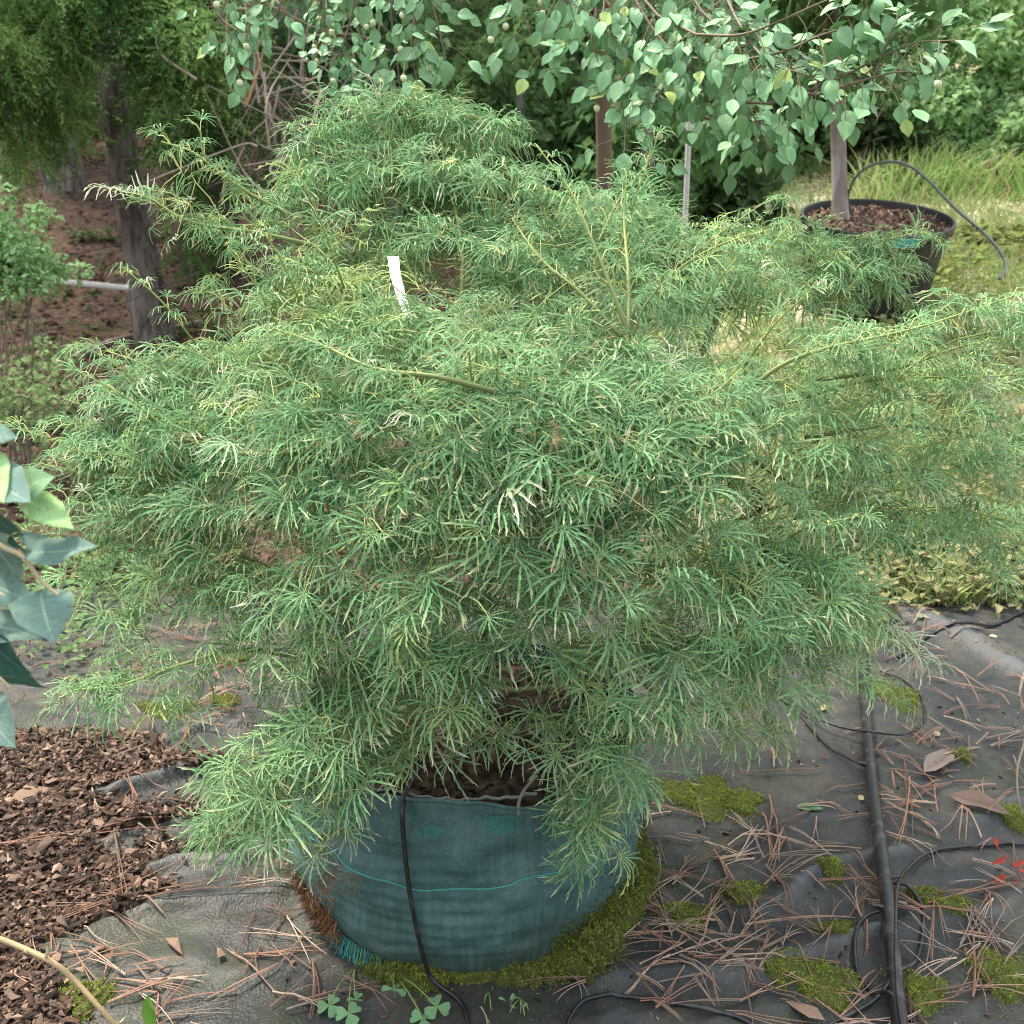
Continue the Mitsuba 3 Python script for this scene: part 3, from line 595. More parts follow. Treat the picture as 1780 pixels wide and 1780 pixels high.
def hose(name, pts, r, label, cat, n=60, group=None, mat='m_tube'):
    c = bez(pts, n); low = (c[:, 1] < 3.0) & (np.hypot(c[:, 0] - PC[0], c[:, 1] - PC[1]) > .36)
    c[low, 2] = np.maximum(c[low, 2], CL(c[low, 0], c[low, 1]) + r); c[1:-1, 2] = np.maximum(c[1:-1, 2], .25 * c[:-2, 2] + .5 * c[1:-1, 2] + .25 * c[2:, 2])
    return tag(add(name, MB().add(*tube(c, r, 8)).get(), mat, smooth=50), label, cat, group)
def G(px, py, l=0.006):
    p = gnd(px, py); p[2] = CL(p[0], p[1]) + l if p[1] < 3.0 else H(p[0], p[1]) + l
    return p
rim_p = on_pot(D2R(253), .366, .004)
hose('drip_tube', [PC + [-.06, -.14, .335], PC + [-.075, -.22, .368], rim_p, on_pot(D2R(254.5), .30, .009), on_pot(D2R(256.8), .2, .008), on_pot(D2R(259.5), .10, .012), on_pot(D2R(262), .04, .028), G(800, 1752), G(818, 1800), G(850, 1900), G(900, 2150)], .0040,
     'thin black drip tube running from the pot soil over its rim and down its front', 'hose', 90)
pipe = thing('irrigation_pipe', 'thick black irrigation pipe lying on the cloth right of the pot', 'pipe')
pp = [G(x, y, .014) for x, y in [(1487, 950), (1490, 1040), (1495, 1130), (1502, 1230), (1510, 1340), (1521, 1450), (1534, 1560), (1548, 1680), (1562, 1790), (1580, 1920), (1620, 2250), (1700, 2900)]]
pp = bez(pp, 90); pz_ = CL(pp[:, 0], pp[:, 1]) + .012
pz_ = np.array([pz_[max(0, i - 5):i + 6].max() for i in range(len(pz_))]); pp[:, 2] = np.convolve(np.pad(pz_, 5, mode='edge'), np.ones(11) / 11, 'valid')
add('body', MB().add(*tube(pp, .0135, 14)).get(), 'm_tube', pipe, smooth=50)
for (x, y, sgn) in [(1504, 1347, -1), (1540, 1560, 1), (1530, 1613, -1)]:
    p = G(x, y, .022); p[2] = pp[np.argmin(np.hypot(pp[:, 0] - p[0], pp[:, 1] - p[1])), 2] + .004; add('barb', MB().add(*tube([p, p + [sgn * .012, 0, .004], p + [sgn * .022, 0, .004]], [.005, .0045, .003], 8)).get(), 'm_tube', pipe, smooth=50)
hose('drip_tube', [G(1290, 1150), G(1340, 1205), G(1380, 1238), G(1440, 1300), G(1502, 1347, .024)], .0036, 'short straight black drip tube joining the thick pipe from under the maple', 'hose')
hose('drip_tube', [G(1300, 1160, .02), G(1385, 1240, .02), G(1450, 1278, .03), G(1510, 1294, .036), G(1570, 1290, .02), G(1605, 1255), G(1600, 1215), G(1570, 1190), G(1530, 1172)], .0034, 'black drip tube bowing in a wide loop over the upper pipe', 'hose')
hose('drip_tube', [G(1800, 1472), G(1700, 1477), G(1620, 1490), G(1580, 1520, .015), G(1556, 1570, .03), G(1551, 1640, .04), G(1553, 1720, .04), G(1562, 1800, .035), G(1585, 1900, .03), G(1640, 2100)], .0036, 'black drip tube curving in from the right edge and running down along the thick pipe', 'hose')
hose('drip_tube', [G(1540, 1561, .024), G(1570, 1562, .02), G(1597, 1590), G(1603, 1630), G(1590, 1680), G(1555, 1720, .036), G(1520, 1745, .01), G(1460, 1775), G(1400, 1810)], .0036, 'black drip tube coiling in a loop on the right of the thick pipe', 'hose')
hose('drip_tube', [G(1530, 1613, .022), G(1500, 1622, .014), G(1484, 1650), G(1490, 1690), G(1515, 1728), G(1545, 1752, .034), G(1580, 1775), G(1610, 1800)], .0036, 'black drip tube looping out left of the thick pipe near the bottom edge', 'hose')
hose('drip_tube', [G(930, 2000), G(970, 1840), G(1000, 1765), G(1035, 1745), G(1090, 1742), G(1170, 1755), G(1240, 1775), G(1330, 1800), G(1450, 1850), G(1585, 1900, .02)], .0038, 'black drip tube lying on the bare cloth at the bottom edge', 'hose')
hose('drip_tube', [G(1560, 1150), G(1610, 1112), G(1670, 1108), G(1730, 1088), G(1800, 1055)], .005, 'black drip tube on the grey cloth below the grass at the right edge', 'hose')
# ------------------------------------------------------------------ ground litter
from shapely.geometry import Polygon, Point
from shapely import contains_xy
def poly(pts): return Polygon([gnd(*p)[:2] for p in pts])
MULCH = poly([(-120, 1285), (60, 1275), (180, 1262), (300, 1300), (420, 1325), (540, 1380), (560, 1470), (450, 1490), (330, 1540), (230, 1590), (120, 1630), (60, 1650), (110, 1720), (150, 1800), (60, 1850), (-120, 1850)])
BARE = [poly(q) for q in ([(110, 1392), (230, 1362), (380, 1345), (470, 1330), (480, 1385), (330, 1402), (220, 1398)],
                          [(135, 1472), (200, 1458), (300, 1440), (430, 1420), (430, 1450), (260, 1470), (190, 1492)],
                          [(225, 1528), (330, 1495), (480, 1470), (500, 1520), (330, 1545)],
                          [(230, 1300), (330, 1275), (480, 1250), (480, 1300), (380, 1320), (270, 1308)])]
def mulch_w(x, y):
    """1 inside the mulch, falling to 0 over its rim"""
    w = np.asarray(contains_xy(MULCH, x, y), float)
    for b_ in BARE: w = np.where(contains_xy(b_, x, y), 0.0, w)
    return w
mx, my = np.meshgrid(np.linspace(-1.45, -0.25, 120), np.linspace(.55, 2.15, 160))
from scipy.ndimage import gaussian_filter
w0 = gaussian_filter(mulch_w(mx, my), 1.6)
mz = CL(mx, my) + 0.016 * sst(.2, .8, w0) - 0.008 + nz(np.stack([mx, my, 0 * mx], -1), 14, 81) * .012 - 0.02 * (w0 < 0.15)
k = add('soil_patch', MB().add(np.stack([mx, my, mz], -1), grid_faces(*mx.shape)), 'm_soil', smooth=True); tag(k, kind='structure')

def chip(seed):
    r = np.random.default_rng(seed); m = trimesh.creation.icosphere(1)
    m = trimesh.Trimesh(r.normal(0, 1, (13, 3)) * [1, .62, .34]).convex_hull if False else trimesh.convex.convex_hull(r.normal(0, 1, (11, 3)) * [1, .62, .34])
    return np.array(m.vertices) / 1.6, np.array(m.faces)
CHIPS = [chip(s) for s in range(14)]
def chips_at(xy, zf, lo, hi, mb, cols):
    for (x, y) in xy:
        v, f = CHIPS[int(rng.integers(14))]
        a, b_, c_ = rng.uniform(0, 6.28), rng.normal(0, .4), rng.normal(0, .4)
        R = trimesh.transformations.euler_matrix(b_, c_, a, 'sxyz')[:3, :3]
        s = rng.uniform(lo, hi) * (1.7 if rng.uniform() < .06 else 1)
        mb.add((v * s) @ R.T + [x, y, zf(x, y) + s * .22], f, np.array(cols[int(rng.integers(len(cols)))]) * rng.uniform(.30, 1.10))
BARKC = [(.115, .070, .050), (.15, .088, .062), (.085, .052, .038), (.055, .038, .030), (.22, .145, .105), (.035, .025, .020), (.13, .09, .07), (.28, .19, .14)]
pts = np.column_stack([rng.uniform(-1.5, -.2, 60000), rng.uniform(.55, 2.2, 60000)])
dens = gaussian_filter(mulch_w(mx, my), 1.9)
ii = np.clip(((pts[:, 1] - .55) / 1.6 * 159).astype(int), 0, 159); jj = np.clip(((pts[:, 0] + 1.45) / 1.2 * 119).astype(int), 0, 119)
pts = pts[(rng.uniform(0, 1, len(pts)) < dens[ii, jj] * .85) & (mulch_w(pts[:, 0], pts[:, 1]) + (rng.uniform(0, 1, len(pts)) < .40) > 0)][:13500]
mb = MB()
zf = lambda x, y: float(CL(x, y)) + .010 + float(nz(np.array([x, y, 0.]), 14, 81)) * .010
for p in pts[:]: pass
chips_at(pts[:9500], zf, .003, .0092, mb, BARKC); chips_at(pts[9500:11500], lambda x, y: zf(x, y) + .003, .008, .0125, mb, BARKC)
tag(add('bark_mulch', mb, 'm_vc'), 'spilled reddish brown bark mulch chips heaped on the cloth left of the pot', 'mulch', kind='stuff')
# stray crumbs over the rest of the cloth
mb = MB()
sp = np.column_stack([rng.uniform(-1.2, 1.5, 1500), rng.uniform(.8, 3.0, 1500)])
sp = sp[(np.hypot(sp[:, 0] - PC[0], sp[:, 1] - PC[1]) > .30) & (meshkit.noise(np.column_stack([sp * 4, sp[:, 0] * 0]), 91) > .42)]
chips_at(sp, lambda x, y: float(CL(x, y)) + .001, .0025, .007, mb, BARKC + [(.30, .25, .2)])
tag(add('litter_crumbs', mb, 'm_vc'), 'scattered crumbs of bark and debris on the weed cloth', 'debris', kind='stuff')
# single large bark pieces
for (px, py, s, lab) in [(62, 1385, .030, 'large flat brown bark piece lying on the mulch heap'), (308, 1665, .016, 'brown bark flake on the bare cloth fold left of the pot'), (382, 1668, .012, 'small pale bark flake nearest the pot on the bare left fold'), (175, 1660, .014, 'dark bark lump at the lower left edge of the bare cloth fold'), (1392, 1762, .030, 'grey brown leaf scrap lying at the bottom among moss and needles')]:
    p = gnd(px, py); v, f = CHIPS[int(rng.integers(14))]
    mb = MB().add((v * s * [1.3, 1, .55]) @ trimesh.transformations.euler_matrix(.1, .1, rng.uniform(0, 3))[:3, :3].T + [p[0], p[1], CL(p[0], p[1]) + .010], f, (.20, .135, .10))
    tag(add('bark_chip', mb, 'm_vc'), lab, 'bark chip')

# pine needles: bundles of two or three, each bundle a thing; the mass of small ones as one
def needle_bundle(x, y, a, L, mb=None, z=.004, r=.0009, col=None):
    mb = mb or MB(); n = int(rng.integers(2, 4)); col = np.array(col if col is not None else [(.25, .14, .10), (.34, .215, .155), (.15, .092, .07), (.42, .31, .235), (.24, .19, .155), (.28, .155, .11)][int(rng.integers(6))])
    for q in range(n):
        aa = a + rng.normal(0, .045); cur = rng.normal(0, .4)
        t = np.linspace(0, 1, 6); th = aa + cur * t * t * .6
        X_ = x + np.concatenate([[0], np.cumsum(np.cos(th[1:]) * L / 5)]); Y_ = y + np.concatenate([[0], np.cumsum(np.sin(th[1:]) * L / 5)])
        Z_ = CL(X_, Y_); Z_ = np.maximum(Z_, np.interp(t, [0, 1], [Z_[0], Z_[-1]])) + z + rng.uniform(0, .006) + .004 * np.sin(t * 3)
        mb.add(*tube(np.column_stack([X_, Y_, Z_]), np.interp(t, [0, .1, .9, 1], [1.3 * r, r, r * .8, r * .3]), 4, cap=False), col * rng.uniform(.8, 1.2))
    return mb
LONG = [((0, 1372), (215, 1335)), ((200, 1452), (238, 1605)), ((0, 1478), (300, 1440)), ((30, 1635), (370, 1510)), ((240, 1585), (505, 1540)), ((210, 1352), (205, 1372)), ((225, 1370), (238, 1412)), ((245, 1305), (275, 1333)), ((250, 1350), (362, 1300)),
        ((425, 1668), (570, 1672)), ((500, 1605), (545, 1690)), ((545, 1685), (560, 1780)), ((475, 1735), (570, 1765)), ((130, 1765), (200, 1705)), ((125, 1655), (170, 1730)), ((190, 1762), (330, 1700)), ((260, 1715), (360, 1722)), ((500, 1768), (590, 1745)), ((0, 1690), (70, 1735)),
        ((1290, 1345), (1440, 1350)), ((1345, 1340), (1342, 1300)), ((1360, 1450), (1340, 1500)), ((1310, 1470), (1425, 1405)), ((1325, 1420), (1345, 1505)), ((1338, 1390), (1355, 1480)), ((1250, 1690), (1340, 1620)), ((1210, 1610), (1290, 1540)), ((1245, 1490), (1330, 1620)), ((1240, 1485), (1270, 1540)), ((1160, 1600), (1260, 1520)), ((1295, 1620), (1475, 1600)), ((1330, 1510), (1380, 1600)),
        ((1285, 1750), (1435, 1680)), ((1300, 1725), (1430, 1760)), ((1475, 1600), (1505, 1540)), ((1180, 1680), (1250, 1740)), ((1610, 1330), (1700, 1300)), ((1720, 1300), (1790, 1280)), ((1640, 1250), (1710, 1275)), ((1570, 1330), (1590, 1480)), ((1580, 1360), (1575, 1500)), ((1550, 1345), (1620, 1400)), ((1675, 1390), (1672, 1470)), ((1610, 1590), (1780, 1540)), ((1690, 1740), (1720, 1630)), ((1680, 1700), (1760, 1590)), ((1620, 1570), (1625, 1700)), ((1600, 1740), (1720, 1720)), ((1690, 1720), (1790, 1725)), ((1430, 1790), (1560, 1775)), ((1110, 1700), (1210, 1650)), ((1150, 1540), (1240, 1510)), ((1100, 1640), (1160, 1600)), ((1000, 1715), (1060, 1690)), ((1660, 1180), (1720, 1225)), ((1650, 1120), (1740, 1100))]
def zone(x, y):
    if x < -.30 and y > 1.55: return 'brown pine needles lying across the bark mulch heap'
    if x < -.20: return 'brown pine needles on the mulch and cloth left of the pot'
    if x < .30: return 'brown pine needles on the cloth beside the pot base'
    if x < .62: return 'brown pine needles on the moss and cloth between pot and thick pipe'
    return 'brown pine needles on the cloth right of the thick pipe'
def zcat(x, y): return zone(x, y).replace('brown ', '')
for a_, b_ in LONG:
    p, q = gnd(*a_), gnd(*b_); d = q - p
    mb = needle_bundle(p[0], p[1], math.atan2(d[1], d[0]), float(np.hypot(*d[:2])), r=.0013)
    tag(add('pine_needles', mb, 'm_vc'), zone(*p[:2]), 'pine needles', group=zcat(*p[:2]))
def needle_den(px, py):
    d = 0.07
    for (x, y, r, a) in [(1640, 1330, 110, 1), (1580, 1420, 60, 1), (1690, 1680, 120, 1.0), (1230, 1600, 120, .9), (1180, 1520, 80, .9), (1290, 1640, 110, .6), (1390, 1720, 90, .9), (1500, 1560, 80, .5), (520, 1540, 60, 1), (530, 1680, 70, .8), (330, 1110, 170, 1.6), (420, 1200, 80, .8), (120, 1120, 150, .9), (1700, 1250, 120, .6), (130, 1440, 150, .3), (200, 1740, 120, .5), (1380, 1480, 100, .5), (1600, 1060, 90, .7), (1120, 1640, 70, .8)]:
        d += a * math.exp(-((px - x)**2 + (py - y)**2) / r**2)
    return d
cnt, rest_mb = 0, MB()
for q in range(9000):
    px, py = rng.uniform(-20, 1800), rng.uniform(1030, 1800)
    if rng.uniform() > needle_den(px, py) * .16: continue
    p = gnd(px, py)
    if np.hypot(p[0] - PC[0], p[1] - PC[1]) < .33: continue
    a, L = rng.uniform(0, 6.28), rng.uniform(.05, .15)
    if cnt < 230 and py > 1280:
        mb = needle_bundle(p[0], p[1], a, L); tag(add('pine_needles', mb, 'm_vc'), zone(*p[:2]), 'pine needles', group=zcat(*p[:2])); cnt += 1
    else: needle_bundle(p[0], p[1], a, L, rest_mb)
tag(add('needle_litter', rest_mb, 'm_vc'), 'mass of smaller fallen pine needles scattered over the cloth', 'pine straw', kind='stuff')

# moss
def moss(c, rx, ry, rot, h, n, mb, brown=.15, base=None):
    u = np.sqrt(rng.uniform(0, 1, n)); a = rng.uniform(0, 6.28, n)
    far = rng.uniform(0, 1, n) < .14; u = np.where(far, rng.uniform(.9, 1.45, n), u)
    lob = 1 + .25 * np.sin(a * 3 + rot * 5) + .15 * np.sin(a * 5 + 1)
    x = np.cos(a) * u * rx * lob; y = np.sin(a) * u * ry * lob
    X_ = c[0] + x * math.cos(rot) - y * math.sin(rot); Y_ = c[1] + x * math.sin(rot) + y * math.cos(rot)
    clump = meshkit.noise(np.column_stack([X_ * 45, Y_ * 45, 0 * X_]), 33)
    Z_ = CL(X_, Y_) + h * np.sqrt(np.maximum(0, 1 - u**2)) * (.35 + .9 * clump)
    for i in range(n): pass
    k_ = 3
    for s in range(k_):
        d = unit(np.column_stack([rng.normal(0, .7, n), rng.normal(0, .7, n), np.full(n, .8)]))
        L = rng.uniform(.003, .007, n)[:, None]; sd = unit(np.cross(d, rng.normal(0, 1, (n, 3)))) * .0009
        p = np.column_stack([X_, Y_, Z_])
        v = np.stack([p - sd, p + sd, p + d * L], 1).reshape(-1, 3)
        tone = np.clip(meshkit.noise(np.column_stack([X_ * 20, Y_ * 20, 0 * X_ + s]), 34) + rng.normal(0, .12, n), 0, 1)[:, None]
        col = np.array([.085, .125, .016]) * (1 - tone) + np.array([.34, .41, .06]) * tone
        br = (rng.uniform(0, 1, n) < brown)[:, None]
        col = np.where(br, np.array([.13, .08, .03]) * rng.uniform(.6, 1.3, (n, 1)), col)
        mb.add(v, np.arange(3 * n).reshape(-1, 3), np.repeat(col, 3, 0))
    # the cushion under the tips
    g = 14; rr_ = np.linspace(0, 1, 7)[:, None]; aa = np.linspace(0, 2 * np.pi, g, endpoint=False)[None]
    lob = 1 + .25 * np.sin(aa * 3 + rot * 5) + .15 * np.sin(aa * 5 + 1)
    x, y = rr_ * np.cos(aa) * rx * lob, rr_ * np.sin(aa) * ry * lob
    X_ = c[0] + x * math.cos(rot) - y * math.sin(rot); Y_ = c[1] + x * math.sin(rot) + y * math.cos(rot)
    Z_ = CL(X_, Y_) + h * .55 * np.sqrt(np.maximum(0, 1 - rr_**2)) + .0 * X_ - .003 * (rr_ > .95)
    i, j = np.meshgrid(np.arange(6), np.arange(g), indexing='ij')
    mb.add(np.stack([X_, Y_, Z_], -1), np.stack([i * g + j, (i + 1) * g + j, (i + 1) * g + (j + 1) % g, i * g + (j + 1) % g], -1).reshape(-1, 4), (.06, .075, .015))
    return mb
MOSS = [(1215, 1385, .075, .06, 'wide green moss patch behind the pot at its right'), (1285, 1395, .045, .04, 'round green moss cushion beside the wide patch right of the pot'), (1445, 1525, .022, .018, 'small bright moss tuft by the left side of the thick pipe'), (1290, 1560, .035, .03, 'moss patch under crossing needles left of the thick pipe'), (1195, 1600, .04, .03, 'dull moss patch right of the pot base under needles'), (1450, 1625, .030, .022, 'bright moss cushion left of the looped drip tube'), (1430, 1715, .058, .038, 'large moss cushion left of the thick pipe at the bottom'), (1350, 1712, .018, .014, 'tiny dark moss tuft on the pale cloth fold'),
        (1560, 1215, .045, .06, 'yellow green moss inside the wide tube loop'), (1745, 1700, .050, .040, 'moss cushion at the right edge near the bottom corner'), (1760, 1430, .03, .03, 'moss tuft at the right edge beside a grey leaf'), (1610, 1570, .03, .02, 'moss right of the thick pipe under the tube loop'), (1670, 1320, .02, .02, 'small moss tuft beside the long dead leaf'), (1650, 1590, .035, .018, 'flat moss strip right of the tube loop'), (1600, 1725, .04, .035, 'moss beside the thick pipe bottom on its right'),
        (145, 1742, .048, .030, 'green moss mound at the lower left on dark mulch'), (290, 1235, .07, .03, 'yellowish moss strip behind the mulch at the left'), (390, 1225, .04, .025, 'small moss strip under the lower left leaf spray'), (250, 1560, .020, .012, 'faint moss spot on the left cloth fold'), (800, 1700, .0, .0, ''), (395, 1150, .06, .03, 'moss band behind the left leaf spray')]
for (px, py, rx, ry, lab) in MOSS:
    if not lab: continue
    p = gnd(px, py); mb = moss(p, rx * 1.15, ry * 1.3, rng.uniform(-.4, .4), .020, int(90000 * rx * ry * 3.2) + 100, MB(), .12)
    tag(add('moss_patch', mb, 'm_vc'), lab, 'moss')
mb = MB()
for a in np.concatenate([np.arange(232, 395, 4.5)]):
    a_ = D2R(a); w_ = .022 + .016 * (math.sin(a * .13) * .5 + .5) + (.022 if a > 300 else 0)
    if 262 < a < 283: w_ *= .5
    moss(PC + [math.cos(a_) * (.292 + w_ * .5), math.sin(a_) * (.292 + w_ * .5), 0], w_, .028, a_, .040 + (.035 if a > 300 else 0) * rng.uniform(.5, 1), 420, mb, .30)
for a in np.arange(300, 372, 3.0):   # moss climbing the wall
    n = 240; aa = D2R(a) + rng.normal(0, .03, n); z = np.abs(rng.normal(0, .035 + .05 * sst(300, 350, a), n)) + .005
    p = np.array([on_pot(x, min(y, .2), .002) for x, y in zip(aa, z)]); o = unit((p - PC) * [1, 1, 0])
    d = unit(o + rng.normal(0, .7, (n, 3))); sd = unit(np.cross(d, rng.normal(0, 1, (n, 3)))) * .0014
    tone = rng.uniform(0, 1, (n, 1)); col = np.array([.045, .065, .010]) * (1 - tone) + np.array([.14, .15, .025]) * tone
    mb.add(np.stack([p - sd, p + sd, p + d * rng.uniform(.005, .011, (n, 1))], 1).reshape(-1, 3), np.arange(3 * n).reshape(-1, 3), np.repeat(col, 3, 0))
tag(add('moss_collar', mb, 'm_vc'), 'thick olive moss growing round the foot of the green pot', 'moss', kind='stuff')
mb = MB()
for q in range(900):
    a = rng.uniform(198, 228); z = abs(rng.normal(.0, .05)) + .01
    p = on_pot(D2R(a), min(z, .15), .004); o = unit((p - PC) * [1, 1, 0]); d = unit(o * .8 + rng.normal(0, .35, 3) + [0, 0, -.8]); L = rng.uniform(.01, .03)
    mb.add(*tube([p, p + d * L * .5, p + d * L + rng.normal(0, .002, 3)], [.0011, .0009, .0004], 3, cap=False), np.array([.16, .080, .038]) * rng.uniform(.4, 1.4))
tag(add('root_mat', mb, 'm_vc'), 'rusty orange mat of fine roots at the left foot of the green pot', 'roots', kind='stuff')

# ------------------------------------------------------------------ leaves of simple outline
def ovate(seed, n=5, wide=.62, curl=.3, foldv=.25, tip=.18, fine=False):
    r = np.random.default_rng(seed); t = np.linspace(0, 1, n + 1)
    w = np.interp(t, [0, .12, .35, .6, .82, .93, 1], [.03, .55, 1, .88, .45, .16, .0]) * wide / 2
    x = t; z = -curl * r.uniform(.4, 1.4) * t**2 + .05 * np.sin(t * 6 + r.uniform(0, 6)) * .4; bx = .10 * r.normal() * t**2
    c_ = np.stack([x, bx, z], 1); V, W = [], []
    for s, k_ in ((-1, 1.0), (-1, .5), (0, 0), (1, .5), (1, 1.0)):
        wav = .03 * np.sin(t * 11 + r.uniform(0, 6)) * k_
        V.append(c_ + np.stack([0 * t, s * w * k_, foldv * w * k_ * (1.4 - .6 * k_) + wav * w / (wide / 2)], 1)); W.append(np.full(n + 1, {1.0: 0, .5: .0, 0: 1.0}[k_]))
    V = np.stack(V, 1); W = np.stack(W, 1)
    f = grid_faces(n + 1, 5); f = np.vstack([f[:, [0, 1, 2]], f[:, [0, 2, 3]]])
    if fine: return V.reshape(-1, 3), f, np.stack([np.repeat(t, 5), np.tile([0, .25, .5, .75, 1.0], n + 1)], 1)
    return V.reshape(-1, 3), f, W.reshape(-1, 1)
def ovate_far(seed, n=3, wide=.6):
    r = np.random.default_rng(seed); t = np.linspace(0, 1, n + 1); w = np.interp(t, [0, .33, .67, 1], [.08, 1, .75, .0]) * wide / 2
    c_ = np.stack([t, 0 * t, -.3 * r.uniform(.3, 1.4) * t * t], 1)
    V = np.stack([c_ + np.stack([0 * t, s * w, .25 * w * abs(s)], 1) for s in (-1, 0, 1)], 1); f = grid_faces(n + 1, 3); f = np.vstack([f[:, [0, 1, 2]], f[:, [0, 2, 3]]])
    V = V.reshape(-1, 3); keep = np.array([len({tuple(np.round(V[i], 6)) for i in q}) == 3 for q in f])
    return V, f[keep], np.zeros((len(V), 1))
OVA = [ovate(s) for s in range(12)]; OVL = [ovate_far(s) for s in range(8)]; OVF = [ovate_far(s, 2, .72) for s in range(8)]

# leafy twig close to the camera at the left edge
fb = thing('leafy_branch', 'branch with smooth oval blue-green leaves reaching in close at the left edge', 'branch')
YB = .78
for pts, r_ in (([(-60, 905), (0, 948), (40, 968), (73, 1012), (123, 1051)], (.0030, .0014)), ([(-60, 780), (10, 858), (40, 875), (82, 925)], (.0022, .0012)), ([(-40, 1010), (0, 1032), (22, 1048)], (.002, .0012)), ([(-40, 1150), (0, 1180), (18, 1197)], (.002, .001))):
    c = bez([at(x, y, YB) for x, y in pts], 16)
    add('stem', MB().add(*tube(c, np.linspace(*r_, len(c)), 7), (.50, .42, .26)), 'm_twig', fb, smooth=True)
base = np.array([-1.02, .74, -.03]); joint = at(-230, 930, YB)      # its own stem, rooted in the ground outside the frame
c = bez([base, base * [1, 1, 0] + [.03, 0, .45], joint + [-.03, 0, -.12], joint, joint + [.02, .02, .25]], 30)
add('stem', MB().add(*tube(c, np.linspace(.010, .004, len(c)), 8), (.30, .24, .16)), 'm_twig', fb, smooth=True)
for (x, y) in [(-60, 905), (-60, 780), (-40, 1010), (-40, 1150)]:
    e = at(x, y, YB); k_ = c[np.argmin(np.linalg.norm(c - (e + [-.10, 0, -.03]), axis=1))]
    add('stem', MB().add(*tube(bez([k_, (k_ + e) / 2 + [0, 0, .012], e], 10), np.linspace(.0038, .0024, 10)[:len(bez([k_, (k_ + e) / 2, e], 10))], 6), (.46, .38, .24)), 'm_twig', fb, smooth=True)
LF = [((-60, 765), (24, 752), 52, .02, 0), ((-45, 790), (27, 846), 40, -.02, 2), ((32, 866), (78, 808), 58, .02, 1), ((33, 862), (134, 906), 44, .00, 2), ((-50, 830), (38, 850), 46, -.03, 0), ((-45, 862), (34, 950), 60, .03, 3), ((40, 965), (167, 940), 34, -.02, 0), ((30, 925), (119, 976), 36, .03, 0), ((-30, 925), (58, 1012), 62, .05, 0), ((-60, 1000), (68, 1040), 66, .02, 0), ((71, 1024), (74, 1108), 60, -.03, 0), ((-50, 1075), (70, 1106), 56, .0, 0), ((-55, 1085), (36, 1192), 70, -.02, 3), ((-35, 1140), (80, 1207), 70, .05, 3), ((-55, 1210), (12, 1288), 60, -.02, 0), ((-20, 1015), (55, 1062), 40, .06, 3), ((20, 930), (62, 985), 46, .05, 3)]
for n_, (b0, t0, w_, dy, cl) in enumerate(LF):
    p, q = at(*b0, YB + .01), at(*t0, YB - .02 + dy); d = q - p; L = np.linalg.norm(d)
    v, f, uv = ovate(300 + n_, 18, w_ / max(np.hypot(t0[0] - b0[0], t0[1] - b0[1]), 1) * 1.05, .12, .22, fine=True)
    nm = np.array([.15 + .2 * rng.normal(), -.55, .75]) if cl != 3 else np.array([-.5, -.75, .1])
    k = numbered(fb + '__leaf')
    scene[k] = mikit.ply(trimesh.Trimesh((v * L) @ frame(d, nm).T + p, f, process=False), ('m_near_blue', 'm_near_green', 'm_near_pale', 'm_near_dark')[cl], True, uv=uv)
    if 0 < b0[0]: add('petiole', MB().add(*tube([at(b0[0] - 8, b0[1] + 4, YB), p, p + d * .05], [.0009, .0008, .0005], 5), (.36, .36, .16)), 'm_twig', fb, smooth=True)

# bare tan twig, bottom left
c = bez([np.array([-.98, 1.02, CL(-.98, 1.02) - .02]), at(-330, 1560, 1.03), at(-150, 1575, 1.03), at(-30, 1622, 1.02), at(20, 1640, 1.02), at(90, 1672, 1.01), at(130, 1705, 1.01), at(180, 1760, 1.0), at(240, 1830, 1.0), at(300, 1960, .98)], 40)
bt = thing('bare_twig', 'bare tan twig arching into the bottom left corner', 'twig')
add('stem', MB().add(*tube(c, np.linspace(.0042, .0030, len(c)), 8), (.40, .29, .16)), 'm_twig', bt, smooth=True)
for (x, y, dx, dy) in [(80, 1664, 2, -18), (210, 1778, 7, -10), (42, 1652, 5, 6)]:
    p, q = at(x, y, 1.01), at(x + dx, y + dy, 1.01)
    add('bud', MB().add(*tube([p, (p + q) / 2 + [.001, 0, 0], q], [.0022, .002, .0006], 6), (.42, .38, .22)), 'm_twig', bt, smooth=True)

# fallen leaves
def fallen(px, py, L, wide, yaw, col, lab, cat='fallen leaf', lift=.006, curl=-.12):
    p = gnd(px, py); v, f, W = ovate(int(px), 7, wide, curl, .5)
    R = frame([math.cos(yaw), math.sin(yaw), .04], [rng.normal(0, .15), -.2, 1])
    v = v - [.5, 0, 0]; p[2] = CL(p[0], p[1]) + lift
    tag(add('fallen_leaf', MB().add((v * L) @ R.T + p, f, np.array(col) * (1 - .25 * W) + .02), 'm_leaf_soft', smooth=True), lab, cat)
fallen(1636, 1332, .19, .27, .75, (.30, .235, .20), 'long curled grey-tan dead leaf lying right of the thick pipe', lift=.02, curl=.25)
fallen(1700, 1418, .13, .4, -.75, (.20, .14, .12), 'brown grey dead leaf near the right edge below the long tan one', lift=.012)
fallen(1405, 1406, .055, .42, .1, (.13, .28, .14), 'small fresh green leaf lying on the bare cloth', 'fallen leaf')
fallen(1496, 1399, .016, .9, .5, (.55, .48, .26), 'tiny round cream leaf touching the left side of the thick pipe')
fallen(1628, 1282, .018, .9, .3, (.55, .48, .30), 'tiny round pale leaf above the long tan dead leaf')
fallen(1725, 1118, .024, .6, -.4, (.60, .52, .36), 'small cream leaf on the grey fold by the far drip tube')
fallen(1600, 1090, .035, .55, .1, (.22, .34, .20), 'pale green leaf at the far edge of the cloth')
fallen(1430, 1235, .04, .6, .6, (.45, .36, .20), 'tan leaf caught under the maple near the tube loop')
